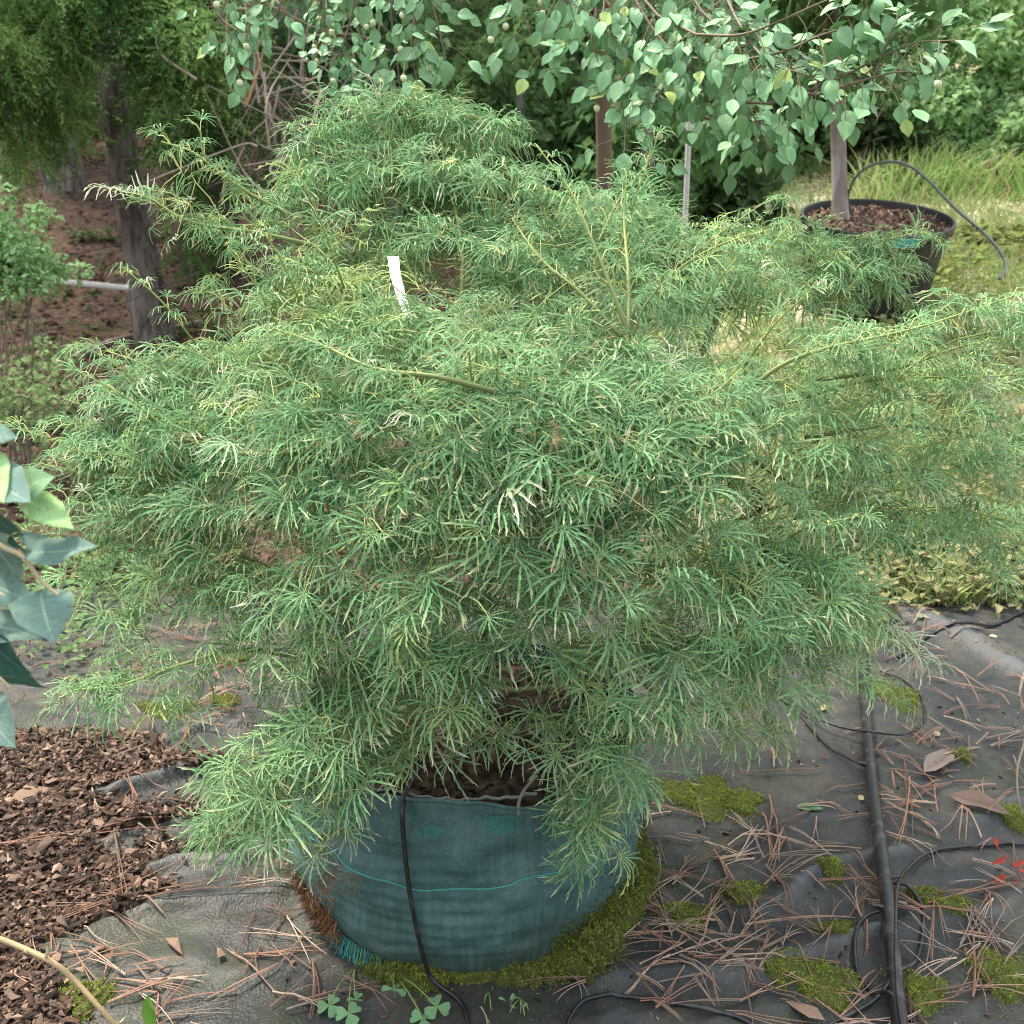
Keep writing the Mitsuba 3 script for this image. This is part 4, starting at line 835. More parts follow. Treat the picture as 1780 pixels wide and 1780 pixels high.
fallen(345, 1262, .026, .6, 1.2, (.05, .12, .05), 'dark green leaf on the cloth behind the left leaf spray')
# a bright upright green blade at the bottom edge
p = gnd(268, 1800); v, f, W = ovate(5, 7, .45, .1, .5); R = frame(np.array([-.12, .05, 1.0]), [0, -1, .1])
tag(add('grass_blade', MB().add((v * .055) @ R.T + p + [0, 0, .02], f, (.14, .30, .05)), 'm_leaf_soft', smooth=True), 'single bright green blade standing at the bottom edge left of the pot', 'leaf')

# wood sorrel by the pot foot
def sorrel(px, py, heads, lab):
    t_ = thing('clover_plant', lab, 'clover', None); o = G(px, py, .0)
    for (hx, hy, Y_, s) in heads:
        h = at(hx, hy, Y_); m = (o + h) / 2 + [0, -.01, .02]
        add('stem', MB().add(*tube(bez([o, m, h], 10), .0010, 5), (.20, .27, .09)), 'm_twig', t_, smooth=True)
        mb = MB(); a0 = rng.uniform(0, 6.28)
        for q in range(3):
            a = a0 + q * 2.094; ax = np.array([math.cos(a), math.sin(a) * .8, -.1 + .25 * math.sin(a)])
            tt = np.linspace(0, 1, 6); w = np.interp(tt, [0, .4, .75, .92, 1], [.04, .40, .60, .55, .30])
            V_ = np.stack([np.stack([tt - .10 * (abs(k_) < .5) * (tt > .9), w * k_, .25 * abs(k_) * w - .10 * tt**2], 1) for k_ in (-1, -.5, 0, .5, 1)], 1)
            mb.add((V_.reshape(-1, 3) * s * 1.25) @ frame(ax, [0, -.35, 1]).T + h, grid_faces(6, 5), np.array([.21, .38, .19]) * rng.uniform(.85, 1.2))
        add('leaf', mb, 'm_leaf_soft', t_, smooth=True)
sorrel(618, 1690, [(572, 1748, 1.30, .016), (606, 1762, 1.28, .017), (618, 1738, 1.32, .012)], 'clover with three small leaf clusters left of the pot foot')
sorrel(685, 1700, [(685, 1720, 1.34, .017), (735, 1770, 1.28, .017), (760, 1750, 1.29, .017), (748, 1790, 1.27, .016)], 'straggling clover just left of the drip tube at the pot foot')
sorrel(850, 1730, [(840, 1752, 1.32, .016), (855, 1772, 1.30, .014)], 'small clover right of the drip tube')
sorrel(905, 1740, [(885, 1748, 1.32, .018), (905, 1765, 1.30, .019), (915, 1790, 1.29, .018), (925, 1775, 1.31, .014), (880, 1775, 1.30, .014)], 'dense clover clump rightmost at the pot foot')
# reddish weed at the right edge
rw = thing('red_weed', 'small weed with reddish leaves at the right edge of the cloth', 'weed')
o = G(1790, 1560); add('stem', MB().add(*tube(bez([o, at(1772, 1520, 1.62), at(1750, 1490, 1.62), at(1732, 1470, 1.62)], 12), .0012, 5), (.45, .10, .08)), 'm_twig', rw, smooth=True)
for (x, y, dx, dy) in [(1735, 1472, -6, -14), (1750, 1492, -22, 6), (1770, 1510, 15, 6), (1765, 1525, 4, 26), (1722, 1540, 4, 22), (1760, 1505, 24, -8), (1750, 1520, -24, 18)]:
    p, q = at(x, y, 1.62), at(x + dx, y + dy, 1.61); v, f, W = ovate(int(x + y), 4, .4)
    add('leaf', MB().add((v * np.linalg.norm(q - p)) @ frame(q - p, [0, -.8, .6]).T + p, f, np.array([.48, .10, .07]) * rng.uniform(.7, 1.2)), 'm_leaf_soft', rw, smooth=True)
# dry curled stalk
tag(add('dry_stalk', MB().add(*tube(bez([G(1790, 1440), at(1772, 1400, 1.75), at(1768, 1340, 1.76), at(1780, 1290, 1.78), at(1778, 1262, 1.78)], 20), .0022, 6), (.42, .34, .22)), 'm_twig', smooth=True), 'pale dry stalk standing at the right edge above the red weed', 'stalk')
# ------------------------------------------------------------------ woods, bank and trees behind
def leafcloud(mb, blobs, n, size, cols, up=.5, hang=.25, shell=.55):
    """leaves through the volume of several ellipsoid clumps (centre, radii)"""
    wts = np.array([np.prod(b[1]) ** .67 for b in blobs]); cn = rng.choice(len(blobs), n, p=wts / wts.sum())
    C = np.array([b[0] for b in blobs])[cn]; Rr = np.array([b[1] for b in blobs])[cn]
    d = unit(rng.normal(0, 1, (n, 3))); u = rng.uniform(0, 1, (n, 1)) ** (1 / 3); u = np.where(rng.uniform(0, 1, (n, 1)) < shell, .75 + .3 * rng.uniform(0, 1, (n, 1)), u)
    p = C + d * Rr * u
    keep = meshkit.noise(p * 2.6, 141) + rng.uniform(-.15, .15, n) > .30
    p, d = p[keep], d[keep]; m = len(p)
    ax = unit(d * .6 + rng.normal(0, .6, (m, 3)) - [0, 0, hang]); nm = unit(d * .4 + rng.normal(0, .45, (m, 3)) + [0, 0, up])
    v, f, W = OVF[int(rng.integers(8))]
    vs, fs = place(v, f, frame(ax, nm), p, rng.uniform(.65, 1.25, m) * size)
    tone = np.clip(meshkit.noise(p * 1.7, 142) * .8 + rng.uniform(-.1, .4, m), 0, 1)[:, None]
    c = np.array(cols[0]) * (1 - tone) + np.array(cols[1]) * tone
    mb.add(vs, fs, np.repeat(c, len(v), 0))
def lump(c, R, n=7, flat=.7):
    """a crown as several overlapping clumps about c"""
    c = np.asarray(c, float); out = []
    for i in range(n):
        d = rng.normal(0, .5, 3) * R; out.append((c + d, np.array([1, 1, flat]) * np.mean(R) * rng.uniform(.28, .6)))
    return out
# cedar sprays: fine drooping twiglets
def spray(seed):
    r = np.random.default_rng(seed); V, F, n = [], [], 0
    for b_ in range(6):
        a = r.uniform(-.9, .9); L = r.uniform(.5, 1.0); o = np.array([.10 * b_, 0, -.01 * b_ * b_])
        for q in range(11):
            t = q / 10; p = o + np.array([math.cos(a) * L * t, math.sin(a) * L * t, -.25 * t * t * L])
            d = unit(np.array([math.cos(a + r.normal(0, .7)), math.sin(a + r.normal(0, .7)), r.normal(-.1, .5)])); s = np.cross(d, unit(r.normal(0, 1, 3))) * .034
            l = .20 * (1 - .5 * t)
            V += [p - s, p + s, p + d * l]; F.append([n, n + 1, n + 2]); n += 3
    return np.array(V), np.array(F)
SPR = [spray(s) for s in range(6)]
def spraycloud(mb, blobs, n, size, cols, sunk=.4):
    for q in range(6):
        k_ = n // 6; wts = np.array([np.prod(b[1]) ** .67 for b in blobs]); cn = rng.choice(len(blobs), k_, p=wts / wts.sum())
        C = np.array([b[0] for b in blobs])[cn]; Rr = np.array([b[1] for b in blobs])[cn]
        d = unit(rng.normal(0, 1, (k_, 3))); u = rng.uniform(.2, 1, (k_, 1)) ** .5; p = C + d * Rr * u
        keep = meshkit.noise(p * 3.6, 151) + rng.uniform(-.10, .10, k_) > .42; p, d = p[keep], d[keep]; m = len(p)
        ax = unit(d * .8 + rng.normal(0, .45, (m, 3)) - [0, 0, sunk]); nm = unit(rng.normal(0, .5, (m, 3)) + [0, 0, 1])
        v, f = SPR[q]; vs, fs = place(v, f, frame(ax, nm), p, rng.uniform(.6, 1.3, m) * size)
        tone = np.clip(meshkit.noise(p * 4.2, 152) * 1.0 + rng.uniform(-.3, .3, m), 0, 1)[:, None]
        mb.add(vs, fs, np.repeat(np.array(cols[0]) * (1 - tone) + np.array(cols[1]) * tone, len(v), 0))
def trunk_mesh(pts, r0, r1, s=16, seed=0, n=40):
    c = bez(pts, n); v, f = tube(c, np.linspace(r0, r1, len(c)) * (1 + .35 * np.exp(-np.arange(len(c)) / 2.2)), s)
    w = v + unit(v - np.vstack([np.repeat(c, s, 0), c[:1], c[-1:]])) * (nz(v * [1, 1, .35], 9, seed) * r0 * .22)[:, None]
    return MB().add(w, f)
CED = [(.060, .135, .046), (.265, .42, .145)]
DARK = [(.045, .085, .038), (.100, .165, .065)]
MID = [(.070, .15, .060), (.15, .265, .10)]
BRIGHT = [(.19, .37, .15), (.50, .66, .32)]
BROWN = (.16, .125, .10)

# the leaning tree at the left and its feathery crown
def hgt(x, y, d=-.05): return np.array([x, y, float(H(x, y)) + d])
b0 = at(272, 600, 7.0); b0[2] = H(b0[0], b0[1]) - .05
t1 = thing('cedar_tree', 'grey-brown leaning cedar trunk with feathery green sprays at the upper left', 'tree')
path = [b0, at(252, 480, 7.0), at(232, 380, 6.98), at(212, 270, 6.95), at(195, 150, 6.9), at(185, 40, 6.85), at(175, -120, 6.8), at(165, -420, 6.8)]
add('trunk', trunk_mesh(path, .122, .085, 20, 3), 'm_bark', t1, smooth=True)
mb = MB(); bl = []
for (x, y, Y, r) in [(40, 40, 6.0, .40), (110, 50, 7.3, .42), (30, 120, 6.2, .35), (75, 140, 6.4, .25), (240, -20, 6.0, .30), (310, 60, 6.0, .36), (355, 90, 6.1, .30), (340, 170, 6.1, .34), (322, 245, 6.4, .22), (325, 320, 6.4, .16), (385, 170, 6.6, .24), (60, 190, 6.4, .28), (395, 20, 6.3, .25), (-60, 60, 6, .5), (-60, -60, 6, .5), (80, -60, 5.9, .4), (330, -60, 6, .35), (300, 130, 7.4, .28), (200, 20, 6.2, .16), (150, 150, 7.4, .28), (330, 420, 6.6, .10), (30, 260, 6.9, .2)]:
    bl.append((at(x, y, Y), np.array([r, r, r * .62])))
spraycloud(mb, bl, 2300, .24, CED)
labels[add('crown', mb, 'm_leaf_soft', t1)] = {'kind': 'stuff'}
for pts, r_ in [(([195, 55, 6.6], [160, 72, 6.3], [110, 68, 6.0]), .012), (([170, 70, 6.4], [150, 100, 6.2], [118, 108, 6.1]), .008), (([205, 40, 6.5], [215, 110, 6.3], [225, 120, 6.2]), .007), (([240, 50, 6.4], [280, 25, 6.2], [260, 20, 6.1]), .009), (([195, 90, 6.7], [225, 95, 6.5], [235, 125, 6.4], [210, 150, 6.4]), .006), (([200, 120, 6.8], [130, 75, 6.5], [125, 100, 6.4]), .006)]:
    add('branch', MB().add(*tube(bez([at(*q) for q in pts], 14), np.linspace(r_, r_ * .3, 14)[: len(bez([at(*q) for q in pts], 14))], 5), (.36, .31, .27)), 'm_vc', t1, smooth=True)

# further trunks in the woods
for (px, py, pxt, pyt, Y, r, lab) in [(118, 335, 75, 120, 10.2, .22, 'thick dark pine trunk standing uphill behind the leaning cedar at the far left'),
                                      (380, 600, 350, 250, 8.4, .27, 'broad dark reddish pine trunk half hidden behind the maple left shoots'),
                                      (640, 330, 620, -60, 12.5, .16, 'dim trunk in the dark woods above the maple top'),
                                      (430, 330, 415, -60, 12.0, .12, 'thin dim trunk among dead twigs right of the cedar crown'),
                                      (880, 300, 870, -60, 11.5, .15, 'dim trunk behind the hanging snowbell sprays'),
                                      (10, 330, -20, -60, 11.5, .15, 'dim trunk cut by the left picture edge'),
                                      (1040, 330, 1030, -100, 8.0, .065, 'slender brown trunk behind the hanging fruit sprays')]:
    bb = at(px, py, Y); bb[2] = H(bb[0], bb[1]) - .35; tt = at(pxt, pyt, Y)
    tr = thing('pine_tree', lab, 'tree')
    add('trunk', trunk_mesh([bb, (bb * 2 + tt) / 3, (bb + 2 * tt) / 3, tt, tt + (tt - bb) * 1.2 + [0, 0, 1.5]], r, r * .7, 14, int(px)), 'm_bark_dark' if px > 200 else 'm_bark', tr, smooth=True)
    mb = MB(); top = tt + (tt - bb) * 1.2 + [0, 0, 1.7]
    spraycloud(mb, lump(top + [0, 0, .3], [1.6, 1.6, .8], 7), 200, .55, DARK)  # crowns out of view, put up there to shade the woods
    labels[add('crown', mb, 'm_leaf_soft', tr)] = {'kind': 'stuff'}
# loose bark plates on the broad trunk are left to its material

# dark evergreens closing the woods
def evergreen(px, py, Y, R, n, cols, lab, group=None, kind='spray', sz=.30):
    c = at(px, py, Y); t_ = thing('evergreen_tree' if kind == 'spray' else 'woodland_tree', lab, 'tree', group)
    foot = hgt(c[0], c[1] + .2); add('trunk', trunk_mesh([foot, (foot + c) / 2 + [.08, 0, 0], c + [0, 0, R * .8]], .09, .03, 10, int(px)), 'm_bark', t_, smooth=True)
    mb = MB(); bl = lump(c, np.array([R, R * .8, R * 1.0]), 12, .8)
    (spraycloud if kind == 'spray' else leafcloud)(mb, bl, int(n * .72) if kind == 'spray' else n, sz * 1.12 if kind == 'spray' else sz, cols)
    labels[add('crown', mb, 'm_leaf_soft', t_)] = {'kind': 'stuff'}
g_ = 'evergreens closing the dark woods'
EV = ['dark evergreen right of the dead twig tangle', 'tall dark evergreen above the maple top', 'dark evergreen behind the middle snowbell spray', 'low dark evergreen behind the maple left arms', 'dark evergreen behind the cedar crown', 'far dark evergreen at the upper left', 'dark evergreen at the left picture edge', 'dark evergreen behind the top middle snowbell branches', 'highest dark evergreen, added mostly out of frame to shade the woods', 'high dark evergreen over the snowbell, added mostly out of frame for shade', 'high dark evergreen over the cedar, added mostly out of frame for shade', 'dark evergreen added beyond the left frame edge for shade', 'small dark evergreen just behind the maple top']
for n_, (px, py, Y, R, n) in enumerate([(560, 230, 11, 1.2, 900), (700, 60, 12, 1.6, 1100), (850, 150, 10.5, 1.2, 1100), (440, 380, 10, .8, 600), (330, 40, 13, 1.8, 1100), (120, -20, 15, 2.0, 900), (-40, 200, 12, 1.4, 800), (960, 60, 12, 1.6, 1000), (600, -140, 14, 2.4, 650), (900, -160, 14, 2.4, 650), (200, -200, 14, 2.6, 600), (-200, 0, 13, 2.2, 450), (760, 230, 9.5, .8, 800)]):
    evergreen(px, py, Y, R, n, DARK, EV[n_], g_)  # those beyond the frame are added to shade the woods
g_ = 'broadleaved trees behind the snowbell'
BL = ['broadleaved tree behind the centre snowbell fruits', 'broadleaved tree behind the right snowbell branches', 'low leafy sapling behind the maple right shoulder', 'dark leafy sapling left of the young tree trunk', 'dark broadleaved tree behind the young tree', 'dark leafy sapling between maple top and snowbell', 'high broadleaved tree over the snowbell, mostly out of frame', 'high broadleaved tree over the young tree, mostly out of frame', 'blue-green sapling behind the left-middle snowbell sprays']
for n_, (px, py, Y, R, n, cols) in enumerate([(1000, 180, 8.0, .8, 2600, MID), (1200, 60, 8.5, 1.1, 3400, MID), (1120, 330, 6.2, .42, 1500, MID), (1250, 260, 6.8, .5, 1500, DARK), (1350, 60, 9.5, 1.1, 3000, DARK), (900, 250, 7.4, .5, 1400, DARK), (1050, -160, 10, 1.8, 2800, MID), (1400, -150, 10, 1.8, 2800, MID), (640, 70, 6.4, .55, 1500, [(.09, .20, .10), (.16, .31, .15)])]):
    evergreen(px, py, Y, R, n, cols, BL[n_], g_, 'leaf', .105)
# vines and shrubs covering the bank at the right
g_ = 'leafy shrubs covering the right bank'
BK = ['tall bright shrub right of the young tree crown', 'tall bright shrub at the top right corner', 'bright shrub in the middle of the right bank', 'bright shrub at the right edge above the grass', 'bright shrub beside the end of the snowbell branch', 'duller shrub right behind the young tree', 'bright shrub beyond the right frame edge', 'dull shrub at the very top over the right bank', 'high bright shrub beyond the top right corner', 'dark shrub just right of the young trunk', 'low bright shrub where the bank meets the grass', 'low bright shrub by the grass at the right edge', 'small dark shrub left of the young trunk', 'near-black leaf clump painting the shaded hollow close behind the young trunk']
for n_, (px, py, Y, R, n, cols) in enumerate([(1600, 60, 9.2, .9, 3600, BRIGHT), (1740, 80, 9.0, 1.0, 3800, BRIGHT), (1680, 190, 8.8, .7, 3400, BRIGHT), (1780, 220, 8.6, .7, 3000, BRIGHT), (1580, 210, 8.9, .55, 2600, BRIGHT), (1500, 60, 9.8, .9, 2600, MID), (1860, 130, 9, 1.1, 3000, BRIGHT), (1700, -80, 10, 1.4, 3200, MID), (1850, -60, 10, 1.4, 2600, BRIGHT), (1480, 220, 9.5, .45, 1300, DARK), (1650, 262, 8.4, .30, 1500, BRIGHT), (1760, 275, 8.2, .30, 1500, BRIGHT), (1420, 240, 9.2, .35, 900, DARK), (1515, 235, 8.1, .26, 1100, [(.018, .035, .016), (.05, .08, .03)])]):  # the last one paints the shaded hollow as a near-black clump
    c = at(px, py, Y); s_ = thing('bank_shrub', BK[n_], 'shrub', g_)
    mb = MB(); leafcloud(mb, lump(c, np.array([R, R * .7, R * .7]) * 1.1, 16, .7), int(n * 1.25), .075, cols, up=.8)
    labels[add('foliage', mb, 'm_leaf_soft', s_)] = {'kind': 'stuff'}
    foot = hgt(c[0], c[1]); st = MB()
    for q in range(5): st.add(*tube([foot + rng.normal(0, .08, 3) * [1, 1, 0], (foot + c) / 2 + rng.normal(0, .15, 3), c + rng.normal(0, R * .4, 3)], [.012, .009, .004], 5), BROWN)
    add('stem', st, 'm_vc', s_)
# bushes at the left edge
for (px, py, Y, R, n, cols, lab) in [(-5, 445, 4.6, .18, 2300, [(.15, .29, .12), (.36, .52, .25)], 'light green small-leaved bush at the left edge by the pale pole'), (75, 470, 4.6, .14, 700, [(.15, .29, .12), (.36, .52, .25)], ''), (10, 660, 4.2, .22, 1000, [(.12, .22, .09), (.26, .36, .16)], 'darker small-leaved bush at the left edge below the pale pole')]:
    if not lab: leafcloud(MB(), lump(at(px, py, Y), np.array([R, R, R]), 4), 5, .05, cols); continue
    c = at(px, py, Y); s_ = thing('small_bush', lab, 'bush'); mb = MB(); bl = lump(c, np.array([R, R * .8, R]) * 1.15, 20, .9); bl = [(b_[0], b_[1] * 1.05) for b_ in bl]
    if py == 445: bl += lump(at(85, 460, 4.55), np.array([.13, .1, .10]), 5, .8) + lump(at(40, 400, 4.6), np.array([.12, .1, .12]), 4, .9)
    leafcloud(mb, bl, int(n * 1.2), .036, cols, up=.8, shell=.1); labels[add('foliage', mb, 'm_leaf_soft', s_)] = {'kind': 'stuff'}
    st = MB(); foot = hgt(c[0], c[1])
    for q in range(8): st.add(*tube(bez([foot + rng.normal(0, .04, 3) * [1, 1, 0], (foot + c) / 2 + rng.normal(0, .06, 3), c + rng.normal(0, R * .7, 3)], 8), .004, 4), BROWN)
    add('stem', st, 'm_vc', s_)
# dead twigs tangled in the woods
mb = MB()
for q in range(210):
    px, py, Y = rng.normal(505, 60), rng.uniform(-30, 340), rng.uniform(5.6, 7.4); p = at(px, py, Y); d = unit(rng.normal(0, 1, 3) * [.7, .4, 1.2]); L = rng.uniform(.2, .62)
    mb.add(*tube(bez([p, p + d * L * .5 + rng.normal(0, .06, 3), p + d * L + rng.normal(0, .12, 3)], 8), np.linspace(.008, .002, 8), 4), np.array([.42, .34, .29]) * rng.uniform(.5, 1.2))
tag(add('dead_twigs', mb, 'm_vc', smooth=True), 'tangle of bare grey-brown dead twigs between cedar and snowbell', 'dead twigs', kind='stuff')
for (x0, y0, x1, y1, Y, r, lab) in [(440, 115, 520, 250, 6.5, .007, 'thin dead stick slanting down right of the cedar crown'), (470, 60, 428, 165, 3.6, .004, '')]:
    if lab: tag(add('dead_stick', MB().add(*tube([at(x0, y0, Y), at((x0 + x1) / 2, (y0 + y1) / 2 + 4, Y), at(x1, y1, Y)], [r, r * .8, r * .5], 6), (.27, .21, .17)), 'm_vc', smooth=True), lab, 'stick')
# a pair of brown needles caught in the snowbell
mb = MB()
for (x0, y0, x1, y1) in [(422, 95, 428, 181), (462, 75, 429, 181)]: mb.add(*tube([at(x0, y0, 2.5), at((x0 + x1) / 2 + 2, (y0 + y1) / 2, 2.5), at(x1, y1, 2.5)], [.0028, .0032, .0036], 5), (.40, .22, .15))
tag(add('caught_needles', mb, 'm_vc', smooth=True), 'V-shaped pair of brown pine needles caught in the leftmost snowbell spray', 'pine needles')

# pale pole, wires
pole = thing('pale_pole', 'pale grey plastic pole lying level beside the leaning cedar trunk', 'pole')
pa, pb = at(95, 489, 6.2), at(224, 501, 6.35)
add('body', MB().add(*tube([at(40, 484, 6.15), pa, (pa + pb) / 2, pb], .020, 12)).get(), 'm_pale', pole, smooth=50)
add('joint', MB().add(*tube([pa + (pb - pa) * .70, pa + (pb - pa) * .73], .0235, 12)).get(), 'm_pale', pole, smooth=50)
fence = thing('wire_fence', 'sagging thin wire strands of an old fence crossing the woods at the left', 'fence')
for a_, b_ in [((-30, 342, 4.6), (290, 265, 9.5)), ((-30, 214, 6.0), (220, 196, 8)), ((40, 462, 5), (340, 385, 9.5)), ((0, 606, 4.8), (420, 440, 8.8))]:
    p, q = at(*a_), at(*b_); add('wire', MB().add(*tube(bez([p, (p + q) / 2 - [0, 0, .02], q], 10), .0034, 5)).get(), 'm_wire', fence, smooth=True)

# ---- the snowbell with hanging fruit
sn = thing('snowbell_tree', 'snowbell tree whose arching branches hang oval leaves and pale round fruits behind the maple', 'tree')
SB = [([(470, -60, 2.5), (455, -10, 2.5), (430, 40, 2.5), (400, 95, 2.5)], .9), ([(500, -50, 2.5), (490, 0, 2.5), (470, 40, 2.5), (445, 60, 2.5)], .9), ([(420, -60, 2.5), (390, 10, 2.5), (372, 55, 2.5)], .8),
      ([(735, -60, 2.5), (750, 0, 2.5), (765, 60, 2.5), (775, 105, 2.5)], 1), ([(690, -50, 2.55), (680, 20, 2.55), (690, 100, 2.55), (695, 150, 2.55)], 1), ([(720, 30, 2.5), (715, 90, 2.5), (725, 140, 2.5)], .9), ([(620, -40, 3.1), (610, 30, 3.1), (590, 90, 3.1), (560, 120, 3.1)], .8), ([(640, -40, 3.1), (660, 40, 3.1), (640, 140, 3.1), (620, 165, 3.1)], .8), ([(560, -50, 3.2), (565, 40, 3.2), (580, 100, 3.2)], .6),
      ([(900, -60, 2.5), (910, 20, 2.5), (930, 80, 2.5), (950, 125, 2.5)], 1), ([(960, -60, 2.5), (985, -10, 2.5), (1000, 40, 2.5)], 1), ([(1040, -60, 2.6), (1050, 10, 2.55), (1030, 60, 2.5), (1040, 110, 2.5)], 1),
      ([(1175, -60, 2.7), (1150, 20, 2.6), (1110, 100, 2.5), (1080, 140, 2.45)], 1), ([(1160, 60, 2.6), (1110, 130, 2.5), (1090, 200, 2.45), (1085, 265, 2.4)], 1), ([(1200, 60, 2.6), (1175, 130, 2.5), (1150, 160, 2.45), (1130, 190, 2.4)], .9),
      ([(1230, -60, 2.6), (1240, 20, 2.5), (1215, 90, 2.4), (1190, 130, 2.4)], 1.1), ([(1100, 60, 2.8), (1200, 140, 2.7), (1290, 210, 2.6), (1340, 230, 2.55)], .9), ([(1210, 200, 2.6), (1280, 215, 2.6), (1320, 160, 2.5)], .9), ([(990, 10, 2.7), (1040, 60, 2.7), (1080, 60, 2.7)], .8), ([(1230, 130, 2.5), (1290, 170, 2.45), (1325, 235, 2.4), (1335, 262, 2.4)], 1.0),
      ([(1210, 60, 2.35), (1290, 60, 2.25), (1370, 30, 2.2), (1440, 0, 2.15), (1510, -12, 2.1)], 1.0), ([(1260, 110, 2.3), (1360, 90, 2.2), (1430, 60, 2.1), (1500, 45, 2.1), (1560, 40, 2.1)], 1.0),
      ([(1340, 180, 2.25), (1440, 145, 2.15), (1520, 105, 2.1), (1590, 75, 2.05), (1660, 70, 2.0)], 1.0), ([(1420, 165, 2.2), (1500, 140, 2.1), (1560, 125, 2.05), (1600, 130, 2.05)], 1.0), ([(1300, 70, 2.3), (1340, 110, 2.2), (1400, 130, 2.15), (1440, 150, 2.15)], 1.0), ([(1220, 20, 2.4), (1290, 90, 2.3), (1320, 130, 2.25)], 1.0)]
root = at(1060, 330, 3.4); root = hgt(root[0], root[1])
sn_leaves, fruits = [], []
forkp = at(1150, -260, 3.1)
add('trunk', MB().add(*tube(bez([root, at(1050, 250, 3.35), at(1035, 130, 3.3), at(1060, -40, 3.2), forkp], 26), np.linspace(.028, .020, len(bez([root] * 2 + [forkp] * 3, 26))), 12), (.15, .105, .075)), 'm_vc', sn, smooth=True)
add('trunk', MB().add(*tube(bez([hgt(*at(1197, 320, 3.6)[:2]), at(1197, 240, 3.6), at(1192, 120, 3.55), at(1180, -100, 3.3), forkp], 20), np.linspace(.010, .008, len(bez([root] * 2 + [forkp] * 3, 20))), 10), (.48, .46, .44)), 'm_vc', sn, smooth=True)
tw = MB()
for pts, sz in SB:
    c = bez([at(*q) for q in pts], 24); L = np.concatenate([[0], np.cumsum(np.linalg.norm(np.diff(c, axis=0), axis=1))])
    lead = bez([forkp, (forkp + c[0]) / 2 + [0, 0, .18], c[0]], 10)[:-1] if pts[0][1] < 0 else np.zeros((0, 3))
    if not len(lead):
        bk = unit(c[0] - c[3]); lead = bez([c[0] + bk * .34 + [0, .12, .34], c[0] + bk * .16 + [0, .03, .07], c[0]], 10)[:-1]
    cc = np.vstack([lead, c]); nl_ = len(lead); add('branch', MB().add(*tube(cc, np.concatenate([np.linspace(.0045, .0034, len(lead)), np.linspace(.0034, .0011, len(c))]), 6), (.16, .125, .09)), 'm_twig', sn, smooth=True)
    if pts[0][1] >= 0: c = cc; L = np.concatenate([[0], np.cumsum(np.linalg.norm(np.diff(c, axis=0), axis=1))])
    sg = 1
    for d in np.arange(.05 * sz, L[-1], (.036 if pts[-1][0] < 1400 else .022) * sz):
        q = np.array([np.interp(d, L, c[:, k]) for k in range(3)]); tg = unit(np.array([np.interp(min(d + .01, L[-1]), L, c[:, k]) - np.interp(d - .01, L, c[:, k]) for k in range(3)]))
        side = unit(np.cross(tg, [0, -.9, .3]) * sg + np.array([0, -.3, 0]) * rng.uniform(-1, 1)); sg = -sg
        for tt in range(int(rng.integers(1, 4)) if pts[-1][0] < 1400 else int(rng.integers(1, 3))):                        # a short twig with its leaves
            tl = rng.uniform(.02, .12) * sz; tip = q + unit(side * .8 + tg * .4 + rng.normal(0, .2, 3) - [0, 0, .25]) * tl
            tw.add(*tube([q, (q + tip) / 2 + [0, 0, .006], tip], [.0013, .0010, .0008], 4), (.20, .17, .10))
            for w in range(int(rng.integers(2, 4)) if pts[-1][0] < 1400 else 2):
                ax = unit((tip - q) / tl * .45 + rng.normal(0, .28, 3) + side * (.35 if w % 2 else .0) + tg * (.3 if pts[-1][0] >= 1400 else .0) - [0, 0, .32]); sn_leaves.append((tip - (tip - q) * .3 * w, ax, unit(rng.normal(0, .25, 3) + ([0, -.85, .65] if pts[-1][0] < 1400 else [0, -.45, .9])), rng.uniform(.028, .050) * sz))
            if rng.uniform() < (.19 if pts[0][0] < 1205 else .02): fruits.append((tip, tip + [rng.normal(0, .006), rng.normal(0, .006), -rng.uniform(.022, .038)]))
    e = c[-1]; sn_leaves.append((e, unit(c[-1] - c[-3] - [0, 0, .01]), unit(np.array([0, -.35, .9])), .055 * sz))
k = add('twig', tw, 'm_vc', sn, smooth=True); labels[k] = {'kind': 'stuff'}
def sn_col(i, W):
    b_ = np.array([.225, .43, .215]) * rng.uniform(.65, 1.25); b_ = np.array([.36, .48, .15]) if rng.uniform() < .06 else b_
    return b_ * (1 - .3 * W) + np.array([.2, .28, .12]) * .3 * W
Ds = [np.linalg.norm(l[0] - CAM) / l[3] for l in sn_leaves]; od = np.argsort(Ds)
vis = [i for i in od if -.54 < (sn_leaves[i][0] - CAM)[0] / ((sn_leaves[i][0] - CAM) @ FWD) < .54 and (sn_leaves[i][0] - CAM) @ UPV / ((sn_leaves[i][0] - CAM) @ FWD) < .525]
vset = set(vis[:300]); sf = MB()
for i, (p, ax, nm, s) in enumerate(sn_leaves):
    v, f, W = OVA[int(rng.integers(12))]; v = (v * [s, s * 1.16, s]) @ frame(ax, nm).T + p
    if i in vset: add('leaf', MB().add(v, f, sn_col(i, W)), 'm_leaf_gloss', sn, smooth=True)
    else: sf.add(v, f, sn_col(i, W))
labels[add('foliage', sf, 'm_leaf_gloss', sn, smooth=True)] = {'kind': 'stuff'}
for (a_, b_) in fruits:
    s_ = trimesh.creation.icosphere(2, .0074); mb = MB().add(np.array(s_.vertices) * [1, 1, 1.12] + b_ - [0, 0, .008], s_.faces, np.array([.66, .68, .42]) * rng.uniform(.85, 1.1))
    mb.add(*tube([a_, b_], .0011, 4), (.22, .25, .12)); mb.add(*tube([b_ - [0, 0, .001], b_ + [0, 0, .0015]], [.0055, .0025], 7), (.2, .26, .12)); add('fruit', mb, 'm_twig', sn, smooth=True)
orange = MB()
